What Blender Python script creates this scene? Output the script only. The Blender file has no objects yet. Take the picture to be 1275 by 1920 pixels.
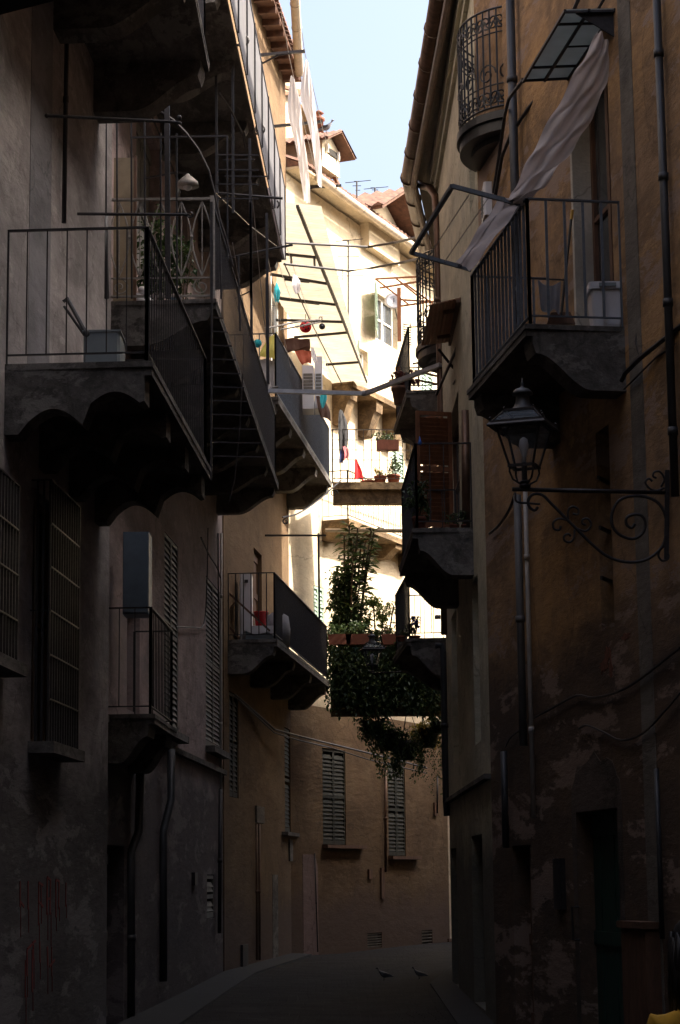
import bpy, math, random
from mathutils import Vector, Matrix
R = math.radians
random.seed(7)
S = bpy.context.scene
COL = S.collection
# ------------------------------------------------------------------ camera
FPX, PW, PH = 4085.0, 1275.0, 1920.0
CAMP = Vector((0, 0, 1.6)); PITCH = R(9.59); ROLL = 0.011
ROT = Matrix.Rotation(ROLL, 3, 'Y') @ Matrix.Rotation(R(90) + PITCH, 3, 'X')
cd = bpy.data.cameras.new('camera'); cam = bpy.data.objects.new('camera', cd); COL.objects.link(cam)
cam.location = CAMP; cam.rotation_euler = ROT.to_euler()
cd.sensor_fit = 'VERTICAL'; cd.sensor_height = 24.0; cd.lens = 24.0 * FPX / PH
cd.clip_start = 0.05; cd.clip_end = 2000
S.camera = cam
# ------------------------------------------------------------------ light
SUN_EL, SUN_AZ = R(44), R(93)          # azimuth from +Y towards +X
w = bpy.data.worlds.new('World'); S.world = w; w.use_nodes = True
nt = w.node_tree; bgn = nt.nodes['Background']
sky = nt.nodes.new('ShaderNodeTexSky'); sky.sky_type = 'NISHITA'; sky.sun_disc = False
sky.sun_elevation = SUN_EL; sky.sun_rotation = SUN_AZ; sky.dust_density = 10.0; sky.ozone_density = 1.0; sky.air_density = 1.0
nt.links.new(sky.outputs[0], bgn.inputs[0]); bgn.inputs[1].default_value = 0.15
sd = bpy.data.lights.new('sun', 'SUN'); sd.energy = 4.0; sd.angle = R(0.5); sd.color = (1.0, 0.90, 0.74)
so = bpy.data.objects.new('sun', sd); COL.objects.link(so)
sdir = Vector((math.sin(SUN_AZ) * math.cos(SUN_EL), math.cos(SUN_AZ) * math.cos(SUN_EL), math.sin(SUN_EL)))
so.rotation_euler = sdir.to_track_quat('Z', 'Y').to_euler()
so.location = (30, 30, 40)
S.view_settings.view_transform = 'Standard'; S.view_settings.look = 'None'
S.view_settings.exposure = 1.75; S.view_settings.gamma = 1.0
S.render.engine = 'CYCLES'
S.cycles.max_bounces = 8; S.cycles.diffuse_bounces = 5

# ------------------------------------------------------------------ helpers
def ray(px, py):
    return ROT @ Vector(((px - PW / 2) / FPX, (PH / 2 - py) / FPX, -1))
def at(px, py, Y):
    d = ray(px, py); return CAMP + d * (Y / d.y)
V = Vector

class MB:
    def __init__(s): s.v = []; s.f = []; s.uv = None
    def add(s, vs, fs):
        b = len(s.v); s.v += [V(p) for p in vs]; s.f += [[b + i for i in f] for f in fs]; return s
    def quad(s, a, b, c, d): return s.add([a, b, c, d], [(0, 1, 2, 3)])
    def box(s, lo, hi):
        x0, y0, z0 = lo; x1, y1, z1 = hi
        return s.add([(x0,y0,z0),(x1,y0,z0),(x1,y1,z0),(x0,y1,z0),(x0,y0,z1),(x1,y0,z1),(x1,y1,z1),(x0,y1,z1)],
                     [(0,3,2,1),(4,5,6,7),(0,1,5,4),(1,2,6,5),(2,3,7,6),(3,0,4,7)])
    def prism(s, poly, ext):
        n = len(poly); ext = V(ext); poly = [V(p) for p in poly]
        fs = [list(range(n))[::-1], [n + i for i in range(n)]] + [(i, (i + 1) % n, n + (i + 1) % n, n + i) for i in range(n)]
        return s.add(poly + [p + ext for p in poly], fs)
    def bar(s, a, b, w, h=None, up=(0, 0, 1)):
        a = V(a); b = V(b); h = h or w; d = (b - a)
        if d.length < 1e-6: return s
        d.normalize(); up = V(up)
        if abs(d.dot(up)) > .97: up = V((0, 1, 0)) if abs(d.y) < .9 else V((1, 0, 0))
        x = d.cross(up).normalized(); y = x.cross(d).normalized()
        return s.prism([a + x * w / 2 * i + y * h / 2 * j for i, j in ((-1, -1), (1, -1), (1, 1), (-1, 1))], b - a)
    def tube(s, pts, r, n=6, r2=None):
        pts = [V(p) for p in pts]; m = len(pts)
        if m < 2: return s
        b = len(s.v); prev = None
        for i, p in enumerate(pts):
            d = (pts[min(i + 1, m - 1)] - pts[max(i - 1, 0)])
            if d.length < 1e-9: d = V((0, 0, 1))
            d.normalize()
            if prev is None:
                up = V((0, 0, 1)) if abs(d.z) < .9 else V((1, 0, 0)); x = d.cross(up).normalized()
            else:
                x = prev - d * prev.dot(d); x = x.normalized() if x.length > 1e-6 else d.cross(V((0.3, .5, .8))).normalized()
            prev = x; y = d.cross(x); rr = r if r2 is None else r + (r2 - r) * i / (m - 1)
            for k in range(n):
                t = 2 * math.pi * k / n; s.v.append(p + (x * math.cos(t) + y * math.sin(t)) * rr)
        for i in range(m - 1):
            for k in range(n):
                s.f.append([b + i * n + k, b + i * n + (k + 1) % n, b + (i + 1) * n + (k + 1) % n, b + (i + 1) * n + k])
        s.f.append([b + k for k in range(n)][::-1]); s.f.append([b + (m - 1) * n + k for k in range(n)])
        return s
    def lathe(s, prof, c, n=16, sx=1, sy=1):
        c = V(c); b = len(s.v); m = len(prof)
        for r, z in prof:
            for k in range(n):
                t = 2 * math.pi * (k + .5) / n; s.v.append(c + V((r * math.cos(t) * sx, r * math.sin(t) * sy, z)))
        for i in range(m - 1):
            for k in range(n):
                s.f.append([b + i * n + k, b + i * n + (k + 1) % n, b + (i + 1) * n + (k + 1) % n, b + (i + 1) * n + k])
        s.f.append([b + k for k in range(n)][::-1]); s.f.append([b + (m - 1) * n + k for k in range(n)])
        return s
    def ball(s, c, r, n=12, sx=1, sy=1, sz=1):
        return s.lathe([(max(r * math.sin(math.pi * i / 8), 1e-4), -r * sz * math.cos(math.pi * i / 8)) for i in range(9)], c, n, sx, sy)
    def build(s, name, m, parent=None, smooth=False, loc=None):
        org = V((0, 0, 0)); p = parent
        if parent is not None:
            while p.parent: p = p.parent
            org = p.location.copy()
        elif loc is not None: org = V(loc)
        me = bpy.data.meshes.new(name); me.from_pydata([tuple(q - org) for q in s.v], [], s.f)
        me.materials.append(m); me.update()
        if smooth:
            for q in me.polygons: q.use_smooth = True
        o = bpy.data.objects.new(name, me); COL.objects.link(o)
        if parent is not None: o.parent = parent
        elif loc is not None: o.location = org
        return o

def tag(o, label=None, cat=None, group=None, kind=None):
    if label: o['label'] = label
    if cat: o['category'] = cat
    if group: o['group'] = group
    if kind: o['kind'] = kind
    return o
def thing(name, label, cat, loc, group=None):
    o = bpy.data.objects.new(name, None); COL.objects.link(o); o.location = loc
    o.empty_display_size = .2
    return tag(o, label, cat, group)

# ------------------------------------------------------------------ materials
def newmat(name):
    m = bpy.data.materials.new(name); m.use_nodes = True
    return m, m.node_tree, m.node_tree.nodes['Principled BSDF']
def N(t, kind, **kw):
    n = t.nodes.new(kind)
    for k, v in kw.items(): setattr(n, k, v)
    return n
def simple(name, col, rough=.6, metal=0, var=.25, scale=6, bump=.15, bscale=60, trans=0, alpha=1, streak=0):
    m, t, b = newmat(name); L = t.links.new
    tc = N(t, 'ShaderNodeTexCoord'); mp = N(t, 'ShaderNodeMapping'); L(tc.outputs['Object'], mp.inputs[0])
    mp.inputs['Scale'].default_value = (1, 1, 1 - .85 * streak)
    n = N(t, 'ShaderNodeTexNoise'); n.inputs['Scale'].default_value = scale; n.inputs['Detail'].default_value = 6
    n.inputs['Roughness'].default_value = .65; L(mp.outputs[0], n.inputs['Vector'])
    r = N(t, 'ShaderNodeValToRGB'); r.color_ramp.elements[0].position = .3; r.color_ramp.elements[1].position = .7
    r.color_ramp.elements[0].color = (*[c * (1 - var) for c in col], 1); r.color_ramp.elements[1].color = (*[min(1, c * (1 + var * .6)) for c in col], 1)
    L(n.outputs[0], r.inputs[0]); L(r.outputs[0], b.inputs['Base Color'])
    b.inputs['Roughness'].default_value = rough; b.inputs['Metallic'].default_value = metal
    n2 = N(t, 'ShaderNodeTexNoise'); n2.inputs['Scale'].default_value = bscale; n2.inputs['Detail'].default_value = 4
    L(tc.outputs['Object'], n2.inputs['Vector'])
    bp = N(t, 'ShaderNodeBump'); bp.inputs['Strength'].default_value = bump; bp.inputs['Distance'].default_value = .01
    L(n2.outputs[0], bp.inputs['Height']); L(bp.outputs[0], b.inputs['Normal'])
    if trans: b.inputs['Transmission Weight'].default_value = trans
    b.inputs['Alpha'].default_value = alpha
    return m
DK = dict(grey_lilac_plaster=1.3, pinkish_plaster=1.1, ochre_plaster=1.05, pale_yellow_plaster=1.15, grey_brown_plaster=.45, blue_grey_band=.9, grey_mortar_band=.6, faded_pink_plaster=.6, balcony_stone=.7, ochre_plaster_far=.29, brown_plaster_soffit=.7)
def plaster(name, base, second, stain, stain_amt=.5, patch=None, patch_amt=.6, streak=.12, cs=1.0, shade_dado=None, shade_dado_col=(.045, .045, .05)):
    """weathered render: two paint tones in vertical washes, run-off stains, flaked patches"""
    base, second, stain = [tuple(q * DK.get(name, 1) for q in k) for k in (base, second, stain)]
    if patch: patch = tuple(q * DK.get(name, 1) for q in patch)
    m, t, b = newmat(name); L = t.links.new
    tc = N(t, 'ShaderNodeTexCoord')
    def noise(scale, sz, detail=6, rough=.6, dist=0, off=0):
        mp = N(t, 'ShaderNodeMapping'); mp.inputs['Scale'].default_value = (1, .36, .16 + 1.6 * sz); mp.inputs['Location'].default_value = (off, off * .7, off * .3)
        L(tc.outputs['Object'], mp.inputs[0])
        n = N(t, 'ShaderNodeTexNoise'); n.inputs['Scale'].default_value = scale; n.inputs['Detail'].default_value = detail
        n.inputs['Roughness'].default_value = rough; n.inputs['Distortion'].default_value = dist * .5; L(mp.outputs[0], n.inputs['Vector'])
        return n.outputs[0]
    def ramp(sock, a, c, v0=0, v1=1):
        r = N(t, 'ShaderNodeMapRange'); r.inputs['From Min'].default_value = a; r.inputs['From Max'].default_value = c
        r.inputs['To Min'].default_value = v0; r.inputs['To Max'].default_value = v1; L(sock, r.inputs[0]); return r.outputs[0]
    def mix(f, a, c):
        x = N(t, 'ShaderNodeMix', data_type='RGBA')
        if isinstance(f, float): x.inputs[0].default_value = f
        else: L(f, x.inputs[0])
        for i, q in ((6, a), (7, c)):
            if isinstance(q, tuple): x.inputs[i].default_value = (*q, 1)
            else: L(q, x.inputs[i])
        return x.outputs[2]
    c = mix(ramp(noise(.9 * cs, .5, 8, .65, .4), .38, .62), base, second)
    c = mix(ramp(noise(3.2 * cs, streak, 7, .7, .3, 3), .52, .72, 0, stain_amt), c, stain)
    c = mix(ramp(noise(7 * cs, .16, 6, .65, .3, 9), .55, .8, 0, stain_amt * .4), c, tuple(min(1, q * 1.5) for q in base))
    c = mix(ramp(noise(24, .6, 4, .7, 0, 5), .35, .75, 0, .22), c, tuple(q * .5 for q in second))
    c = mix(ramp(noise(1.7 * cs, .45, 10, .75, .8, 21), .42, .60, 0, stain_amt), c, tuple(q * .45 for q in second))
    c = mix(ramp(noise(4.5 * cs, .7, 9, .8, .5, 33), .57, .62, 0, .35), c, tuple(min(1, q * 1.25 + .02) for q in base))
    cr = N(t, 'ShaderNodeTexVoronoi', feature='DISTANCE_TO_EDGE'); cr.inputs['Scale'].default_value = .55
    dn = N(t, 'ShaderNodeTexNoise'); dn.inputs['Scale'].default_value = 2.5; dn.inputs['Detail'].default_value = 6; L(tc.outputs['Object'], dn.inputs['Vector'])
    dm = N(t, 'ShaderNodeMix', data_type='RGBA', blend_type='ADD'); dm.inputs[0].default_value = .6; L(tc.outputs['Object'], dm.inputs[6]); L(dn.outputs[1], dm.inputs[7]); L(dm.outputs[2], cr.inputs['Vector'])
    c = mix(ramp(cr.outputs['Distance'], .0, .010, .55, 0), c, tuple(q * .3 for q in second))
    if shade_dado:
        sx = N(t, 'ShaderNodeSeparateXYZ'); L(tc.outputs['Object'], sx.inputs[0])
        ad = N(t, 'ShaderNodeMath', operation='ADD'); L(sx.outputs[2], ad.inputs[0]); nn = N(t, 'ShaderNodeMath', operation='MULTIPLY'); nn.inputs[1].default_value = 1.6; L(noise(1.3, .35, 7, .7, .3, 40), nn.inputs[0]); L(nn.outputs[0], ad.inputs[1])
        c = mix(ramp(ad.outputs[0], shade_dado + .55, shade_dado + 1.15, .8, 0), c, shade_dado_col)  # darker cement base, with the deep alley's shade painted into it
    h = noise(2.2, .8, 9, .7, .2, 2)
    if patch:
        pm = ramp(noise(1.5, .8, 9, .7, .5, 14), .54, .57, 0, patch_amt)
        c = mix(pm, c, patch)
    L(c, b.inputs['Base Color']); b.inputs['Roughness'].default_value = .93
    b.inputs['Specular IOR Level'].default_value = .2
    bp = N(t, 'ShaderNodeBump'); bp.inputs['Strength'].default_value = .6; bp.inputs['Distance'].default_value = .05; L(h, bp.inputs['Height'])
    b2 = N(t, 'ShaderNodeBump'); b2.inputs['Strength'].default_value = .35; b2.inputs['Distance'].default_value = .008; L(noise(55, 1, 5, .7), b2.inputs['Height'])
    L(bp.outputs[0], b2.inputs['Normal']); L(b2.outputs[0], b.inputs['Normal'])
    return m
def corrugated(name, col, period, axis='X', trans=0.0, depth=.012):
    m, t, b = newmat(name); L = t.links.new
    tc = N(t, 'ShaderNodeTexCoord'); wv = N(t, 'ShaderNodeTexWave', bands_direction=axis); wv.inputs['Scale'].default_value = .314 / period
    L(tc.outputs['Object'], wv.inputs[0])
    n = N(t, 'ShaderNodeTexNoise'); n.inputs['Scale'].default_value = 3; n.inputs['Detail'].default_value = 7; L(tc.outputs['Object'], n.inputs['Vector'])
    r = N(t, 'ShaderNodeValToRGB'); r.color_ramp.elements[0].position = .3; r.color_ramp.elements[1].position = .75
    r.color_ramp.elements[0].color = (*[c * .75 for c in col], 1); r.color_ramp.elements[1].color = (*col, 1)
    L(n.outputs[0], r.inputs[0]); L(r.outputs[0], b.inputs['Base Color']); b.inputs['Roughness'].default_value = .6
    bp = N(t, 'ShaderNodeBump'); bp.inputs['Distance'].default_value = depth; L(wv.outputs[1], bp.inputs['Height']); L(bp.outputs[0], b.inputs['Normal'])
    if trans:
        tr = N(t, 'ShaderNodeBsdfTranslucent'); L(r.outputs[0], tr.inputs[0]); L(bp.outputs[0], tr.inputs['Normal'])
        mx = N(t, 'ShaderNodeMixShader'); mx.inputs[0].default_value = trans
        L(b.outputs[0], mx.inputs[1]); L(tr.outputs[0], mx.inputs[2]); L(mx.outputs[0], t.nodes['Material Output'].inputs[0])
    return m
def cloth(name, col, trans=.45, rough=.9, scale=12):
    m, t, b = newmat(name); L = t.links.new
    tc = N(t, 'ShaderNodeTexCoord'); n = N(t, 'ShaderNodeTexNoise'); n.inputs['Scale'].default_value = scale; n.inputs['Detail'].default_value = 6
    L(tc.outputs['Object'], n.inputs['Vector'])
    r = N(t, 'ShaderNodeValToRGB'); r.color_ramp.elements[0].position = .3; r.color_ramp.elements[1].position = .75
    r.color_ramp.elements[0].color = (*[c * .82 for c in col], 1); r.color_ramp.elements[1].color = (*col, 1)
    L(n.outputs[0], r.inputs[0]); L(r.outputs[0], b.inputs['Base Color']); b.inputs['Roughness'].default_value = rough
    tr = N(t, 'ShaderNodeBsdfTranslucent'); L(r.outputs[0], tr.inputs[0])
    bp = N(t, 'ShaderNodeBump'); bp.inputs['Strength'].default_value = .5; bp.inputs['Distance'].default_value = .02; L(n.outputs[0], bp.inputs['Height'])
    L(bp.outputs[0], b.inputs['Normal']); L(bp.outputs[0], tr.inputs['Normal'])
    mx = N(t, 'ShaderNodeMixShader'); mx.inputs[0].default_value = trans
    L(b.outputs[0], mx.inputs[1]); L(tr.outputs[0], mx.inputs[2]); L(mx.outputs[0], t.nodes['Material Output'].inputs[0])
    return m
def leafmat(name, col, col2):
    m, t, b = newmat(name); L = t.links.new
    g = N(t, 'ShaderNodeNewGeometry'); r = N(t, 'ShaderNodeValToRGB')
    r.color_ramp.elements[0].color = (*col, 1); r.color_ramp.elements[1].color = (*col2, 1)
    L(g.outputs['Random Per Island'], r.inputs[0]); L(r.outputs[0], b.inputs['Base Color']); b.inputs['Roughness'].default_value = .45
    tr = N(t, 'ShaderNodeBsdfTranslucent'); L(r.outputs[0], tr.inputs[0]); mx = N(t, 'ShaderNodeMixShader'); mx.inputs[0].default_value = .35
    L(b.outputs[0], mx.inputs[1]); L(tr.outputs[0], mx.inputs[2]); L(mx.outputs[0], t.nodes['Material Output'].inputs[0])
    return m
def tiles(name):
    m, t, b = newmat(name); L = t.links.new
    tc = N(t, 'ShaderNodeTexCoord'); n = N(t, 'ShaderNodeTexNoise'); n.inputs['Scale'].default_value = 9; n.inputs['Detail'].default_value = 5
    L(tc.outputs['Object'], n.inputs['Vector']); r = N(t, 'ShaderNodeValToRGB')
    r.color_ramp.elements[0].position = .3; r.color_ramp.elements[1].position = .7
    r.color_ramp.elements[0].color = (.06, .035, .028, 1); r.color_ramp.elements[1].color = (.20, .10, .07, 1)
    L(n.outputs[0], r.inputs[0]); L(r.outputs[0], b.inputs['Base Color']); b.inputs['Roughness'].default_value = .9
    return m
def cobble():
    m, t, b = newmat('cobblestones'); L = t.links.new
    tc = N(t, 'ShaderNodeTexCoord'); br = N(t, 'ShaderNodeTexBrick'); br.offset = .5
    mp = N(t, 'ShaderNodeMapping'); n0 = N(t, 'ShaderNodeTexNoise'); n0.inputs['Scale'].default_value = 1.3
    L(tc.outputs['Object'], n0.inputs['Vector'])
    ma = N(t, 'ShaderNodeMix', data_type='RGBA', blend_type='ADD'); ma.inputs[0].default_value = .25
    L(tc.outputs['Object'], ma.inputs[6]); L(n0.outputs[1], ma.inputs[7]); L(ma.outputs[2], mp.inputs[0]); L(mp.outputs[0], br.inputs['Vector'])
    br.inputs['Scale'].default_value = 1.0; br.inputs['Brick Width'].default_value = .22; br.inputs['Row Height'].default_value = .13
    br.inputs['Mortar Size'].default_value = .012; br.inputs['Mortar Smooth'].default_value = .6
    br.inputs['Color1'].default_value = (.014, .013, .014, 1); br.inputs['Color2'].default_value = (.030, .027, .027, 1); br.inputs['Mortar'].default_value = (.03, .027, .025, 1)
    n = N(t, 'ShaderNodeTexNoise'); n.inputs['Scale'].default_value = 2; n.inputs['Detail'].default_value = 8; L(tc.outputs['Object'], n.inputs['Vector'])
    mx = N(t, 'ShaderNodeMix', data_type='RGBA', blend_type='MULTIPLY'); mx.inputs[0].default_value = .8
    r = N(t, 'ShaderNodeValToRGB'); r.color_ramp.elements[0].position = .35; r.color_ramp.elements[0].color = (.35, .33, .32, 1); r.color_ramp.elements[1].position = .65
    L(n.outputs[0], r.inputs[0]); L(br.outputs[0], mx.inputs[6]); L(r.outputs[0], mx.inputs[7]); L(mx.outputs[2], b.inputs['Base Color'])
    b.inputs['Roughness'].default_value = .9; b.inputs['Specular IOR Level'].default_value = .15
    bp = N(t, 'ShaderNodeBump'); bp.inputs['Distance'].default_value = .03; bp.invert = True; L(br.outputs[1], bp.inputs['Height']); L(bp.outputs[0], b.inputs['Normal'])
    return m

M = dict(
    l1=plaster('grey_lilac_plaster', (.33, .31, .315), (.25, .235, .245), (.10, .09, .09), .75, (.20, .19, .20), .5, shade_dado=2.6),
    l2=plaster('pinkish_plaster', (.40, .31, .30), (.31, .25, .25), (.13, .10, .09), .6, (.24, .21, .21), .4, shade_dado=3.0, shade_dado_col=(.045, .044, .05)),
    l3=plaster('ochre_plaster_far', (.62, .42, .24), (.52, .33, .19), (.26, .16, .10), .45, shade_dado=1.2, shade_dado_col=(.10, .07, .06)),
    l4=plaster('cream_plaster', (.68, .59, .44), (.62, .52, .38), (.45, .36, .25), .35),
    r1=plaster('ochre_plaster', (.42, .25, .11), (.31, .20, .12), (.13, .09, .065), .85, (.27, .20, .165), .8, .07, shade_dado=3.6, shade_dado_col=(.06, .048, .044)),
    r2=plaster('pale_yellow_plaster', (.50, .46, .33), (.44, .41, .32), (.24, .22, .17), .5, shade_dado=2.0, shade_dado_col=(.065, .062, .058)),
    r0=plaster('grey_brown_plaster', (.36, .30, .24), (.30, .26, .22), (.15, .12, .1), .6),
    band=plaster('blue_grey_band', (.27, .27, .30), (.22, .22, .25), (.12, .12, .13), .6),
    greyband=plaster('grey_mortar_band', (.34, .31, .27), (.28, .25, .22), (.15, .13, .11), .6),
    doorband=plaster('worn_door_surround', (.13, .10, .085), (.09, .075, .065), (.05, .04, .035), .8),
    pinkband=plaster('faded_pink_plaster', (.42, .29, .27), (.36, .26, .25), (.2, .14, .13), .4),
    pale=plaster('pale_reveal_plaster', (.55, .52, .46), (.48, .45, .40), (.25, .23, .2), .4),
    stone=plaster('balcony_stone', (.26, .24, .225), (.17, .16, .15), (.06, .055, .05), .9, (.36, .34, .32), .5, .5, 2.0),
    brown_soffit=plaster('brown_plaster_soffit', (.40, .28, .16), (.22, .15, .09), (.09, .06, .035), .9, None, .5, .8, 2.0),
    iron=simple('dark_iron', (.035, .032, .035), .5, .4, .4, 30),
    blueiron=simple('blue_grey_iron', (.09, .105, .13), .45, .3, .3, 25),
    paleiron=simple('pale_painted_iron', (.30, .28, .26), .6, .1, .35, 25),
    steel=simple('galvanised_steel', (.42, .42, .44), .4, .6, .2, 12),
    copper=simple('aged_copper', (.13, .075, .05), .42, .5, .45, 7, streak=.5),
    gutterbeige=simple('beige_gutter', (.50, .42, .33), .5, .1, .25, 7),
    lead=simple('grey_drainpipe', (.05, .052, .058), .5, .3, .35, 9, streak=.8),
    pipegrey=simple('mid_grey_pipe', (.13, .13, .135), .6, .1, .35, 9, streak=.8),
    whitepipe=simple('pale_pipe', (.40, .38, .37), .5, 0, .2, 9),
    wood=simple('brown_wood', (.12, .06, .035), .7, 0, .5, 14, streak=.8),
    orangewood=simple('orange_brown_wood', (.20, .075, .03), .6, 0, .4, 16, streak=.8),
    rafter=simple('rafter_wood', (.13, .062, .038), .8, 0, .5, 9),
    greenwood=simple('green_painted_shutter', (.055, .10, .075), .6, 0, .3, 12, streak=.5),
    darkwood=simple('dark_shutter', (.075, .07, .055), .7, 0, .35, 12, streak=.5),
    endwood=simple('dark_green_brown_shutter', (.028, .030, .022), .8, 0, .35, 12, streak=.5),
    greywood=simple('grey_shutter', (.16, .155, .14), .7, 0, .35, 12, streak=.5),
    paleshutter=simple('pale_green_shutter', (.30, .40, .33), .6, 0, .2, 10),
    greendoor=simple('green_door_paint', (.012, .045, .035), .5, 0, .4, 8, streak=.7),
    dark=simple('dark_interior', (.02, .018, .016), .9),
    pane=simple('window_glass', (.05, .055, .06), .08, 0, .1, 4, 0),
    white=simple('white_plastic', (.62, .62, .66), .45, 0, .08, 4, .02),
    whitepaint=simple('white_paint', (.72, .70, .66), .6, 0, .12, 6),
    bluegrey=simple('blue_grey_plastic', (.20, .235, .26), .5, 0, .12, 5, .02),
    boxblue=simple('blue_metal_box', (.11, .15, .20), .5, .1, .2, 5, .05),
    brickpatch=simple('exposed_brick', (.16, .055, .03), .9, 0, .5, 20),
    terracotta=simple('terracotta', (.19, .062, .035), .8, 0, .3, 14),
    red=simple('red_plastic', (.62, .015, .02), .35, 0, .1, 4, .02),
    blue=simple('blue_plastic', (.03, .12, .45), .4, 0, .1, 4, .02),
    black=simple('black_paint', (.012, .012, .013), .4, 0, .2, 6),
    cobble=cobble(),
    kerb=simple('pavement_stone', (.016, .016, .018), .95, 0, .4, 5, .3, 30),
    tiles=tiles('roof_tiles'),
    panel=corrugated('dark_corrugated_parapet', (.17, .165, .18), .09, 'Y'),
    sheet=corrugated('beige_corrugated_sheet', (.74, .67, .54), .06, 'Y', .3, .006),
    sheetbrown=corrugated('brown_corrugated_sheet', (.38, .22, .14), .05, 'X', .3),
    awning=cloth('cream_awning_cloth', (.62, .56, .55), .4, scale=5),
    laundry=cloth('white_laundry', (.85, .86, .92), .5, scale=2),
    redcloth=cloth('red_cloth', (.75, .03, .04), .4),
    bluecloth=cloth('turquoise_cloth', (.03, .45, .55), .4),
    yellowcloth=cloth('yellow_green_cloth', (.62, .60, .18), .5),
    browncloth=cloth('dark_brown_cloth', (.11, .055, .04), .3),
    rustcloth=cloth('rust_red_cloth', (.40, .09, .045), .4),
    blackcloth=cloth('black_cloth', (.018, .018, .022), .1),
    bluedark=cloth('dark_blue_cloth', (.03, .05, .16), .2),
    greycloth=cloth('grey_cloth', (.30, .30, .33), .3),
    pinkcloth=cloth('pink_cloth', (.75, .25, .28), .4),
    leaf=leafmat('dark_leaves', (.022, .05, .018), (.075, .11, .035)),
    leafbig=leafmat('glossy_rubber_leaves', (.03, .065, .02), (.10, .13, .04)),
    leaflight=leafmat('light_leaves', (.08, .14, .03), (.24, .28, .07)),
    leafred=leafmat('reddish_leaves', (.12, .03, .03), (.20, .09, .05)),
    leafyellow=leafmat('yellow_green_leaves', (.16, .17, .03), (.35, .24, .05)),
    stem=simple('plant_stem', (.10, .07, .04), .8),
)
m, t, b = newmat('clear_glass'); M['glass'] = m
b.inputs['Base Color'].default_value = (.1, .12, .14, 1); b.inputs['Roughness'].default_value = .03
b.inputs['Transmission Weight'].default_value = .0; b.inputs['Alpha'].default_value = .22
m, t, b = newmat('frosted_roof_glass'); M['frost'] = m; L_ = t.links.new
tc = N(t, 'ShaderNodeTexCoord'); n = N(t, 'ShaderNodeTexNoise'); n.inputs['Scale'].default_value = 5; n.inputs['Detail'].default_value = 6
L_(tc.outputs['Object'], n.inputs['Vector']); r = N(t, 'ShaderNodeValToRGB')
r.color_ramp.elements[0].color = (.30, .34, .34, 1); r.color_ramp.elements[1].color = (.55, .60, .60, 1); L_(n.outputs[0], r.inputs[0]); L_(r.outputs[0], b.inputs['Base Color'])
b.inputs['Roughness'].default_value = .3
tr = N(t, 'ShaderNodeBsdfTranslucent'); L_(r.outputs[0], tr.inputs[0]); mx = N(t, 'ShaderNodeMixShader'); mx.inputs[0].default_value = .55
L_(b.outputs[0], mx.inputs[1]); L_(tr.outputs[0], mx.inputs[2]); L_(mx.outputs[0], t.nodes['Material Output'].inputs[0])

# ------------------------------------------------------------------ walls
class Wall:
    def __init__(s, P0, P1, side):
        s.P0 = V((*P0, 0)); s.P1 = V((*P1, 0)); s.u = (s.P1 - s.P0); s.len = s.u.length; s.u.normalize()
        s.n = V((s.u.y, -s.u.x, 0)) if side == 'L' else V((-s.u.y, s.u.x, 0))
    def P(s, a, z, d=0): return s.P0 + s.u * a + s.n * d + V((0, 0, z))
    def hit(s, px, py, off=0):
        d = ray(px, py); q = s.P0 + s.n * off - CAMP; tt = q.dot(s.n) / d.dot(s.n); p = CAMP + d * tt
        return (p - s.P0).dot(s.u), p.z
    def op(s, x0, x1, y0, y1, dep=.18):
        """opening from its outline in the view: (a0, a1, z0, z1, depth)"""
        ym = (y0 + y1) / 2; a0 = s.hit(x0, ym)[0]; a1 = s.hit(x1, ym)[0]; xm = (x0 + x1) / 2
        zt = s.hit(xm, y0)[1]; zb = s.hit(xm, y1)[1]; a0, a1 = sorted((a0, a1))
        return [a0, a1, zb, zt, dep]
def facade(W, z0, z1, ops, mat, parent, name='wall', body=5.0, a0=0, a1=None, top=None):
    a1 = W.len if a1 is None else a1
    As = sorted({a0, a1, *[max(a0, min(a1, o[i])) for o in ops for i in (0, 1)]}); Zs = sorted({z0, z1, *[max(z0, min(z1, o[i])) for o in ops for i in (2, 3)]})
    # extra cuts keep the cells small
    def cut(L, st):
        r = [L[0]]
        for q in L[1:]:
            k = max(1, int((q - r[-1]) / st)); p = r[-1]
            for i in range(1, k + 1): r.append(p + (q - p) * i / k)
        return r
    As = cut(As, 2.5); Zs = cut(Zs, 3)
    mb = MB()
    for i in range(len(As) - 1):
        for j in range(len(Zs) - 1):
            am = (As[i] + As[i + 1]) / 2; zm = (Zs[j] + Zs[j + 1]) / 2
            if any(o[0] < am < o[1] and o[2] < zm < o[3] for o in ops): continue
            mb.quad(W.P(As[i], Zs[j]), W.P(As[i + 1], Zs[j]), W.P(As[i + 1], Zs[j + 1]), W.P(As[i], Zs[j + 1]))
    for o in ops:
        c = [(o[0], o[2]), (o[1], o[2]), (o[1], o[3]), (o[0], o[3])]
        for k in range(4):
            p, q = c[k], c[(k + 1) % 4]
            mb.quad(W.P(*p), W.P(*q), W.P(*q, -.42), W.P(*p, -.42))
    zt = top or z1
    mb.prism([W.P(a0, z0, -.42), W.P(a1, z0, -.42), W.P(a1, z0, -body), W.P(a0, z0, -body)], (0, 0, zt - z0))
    mb.quad(W.P(a0, z0), W.P(a0, z1), W.P(a0, z1, -.42), W.P(a0, z0, -.42))
    mb.quad(W.P(a1, z0), W.P(a1, z1), W.P(a1, z1, -.42), W.P(a1, z0, -.42))
    mb.quad(W.P(a0, z1), W.P(a1, z1), W.P(a1, z1, -.42), W.P(a0, z1, -.42))
    return mb.build(name, mat, parent)
def wbox(mb, W, a0, a1, z0, z1, d0, d1):
    return mb.prism([W.P(a0, z0, d0), W.P(a1, z0, d0), W.P(a1, z0, d1), W.P(a0, z0, d1)], (0, 0, z1 - z0))
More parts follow.
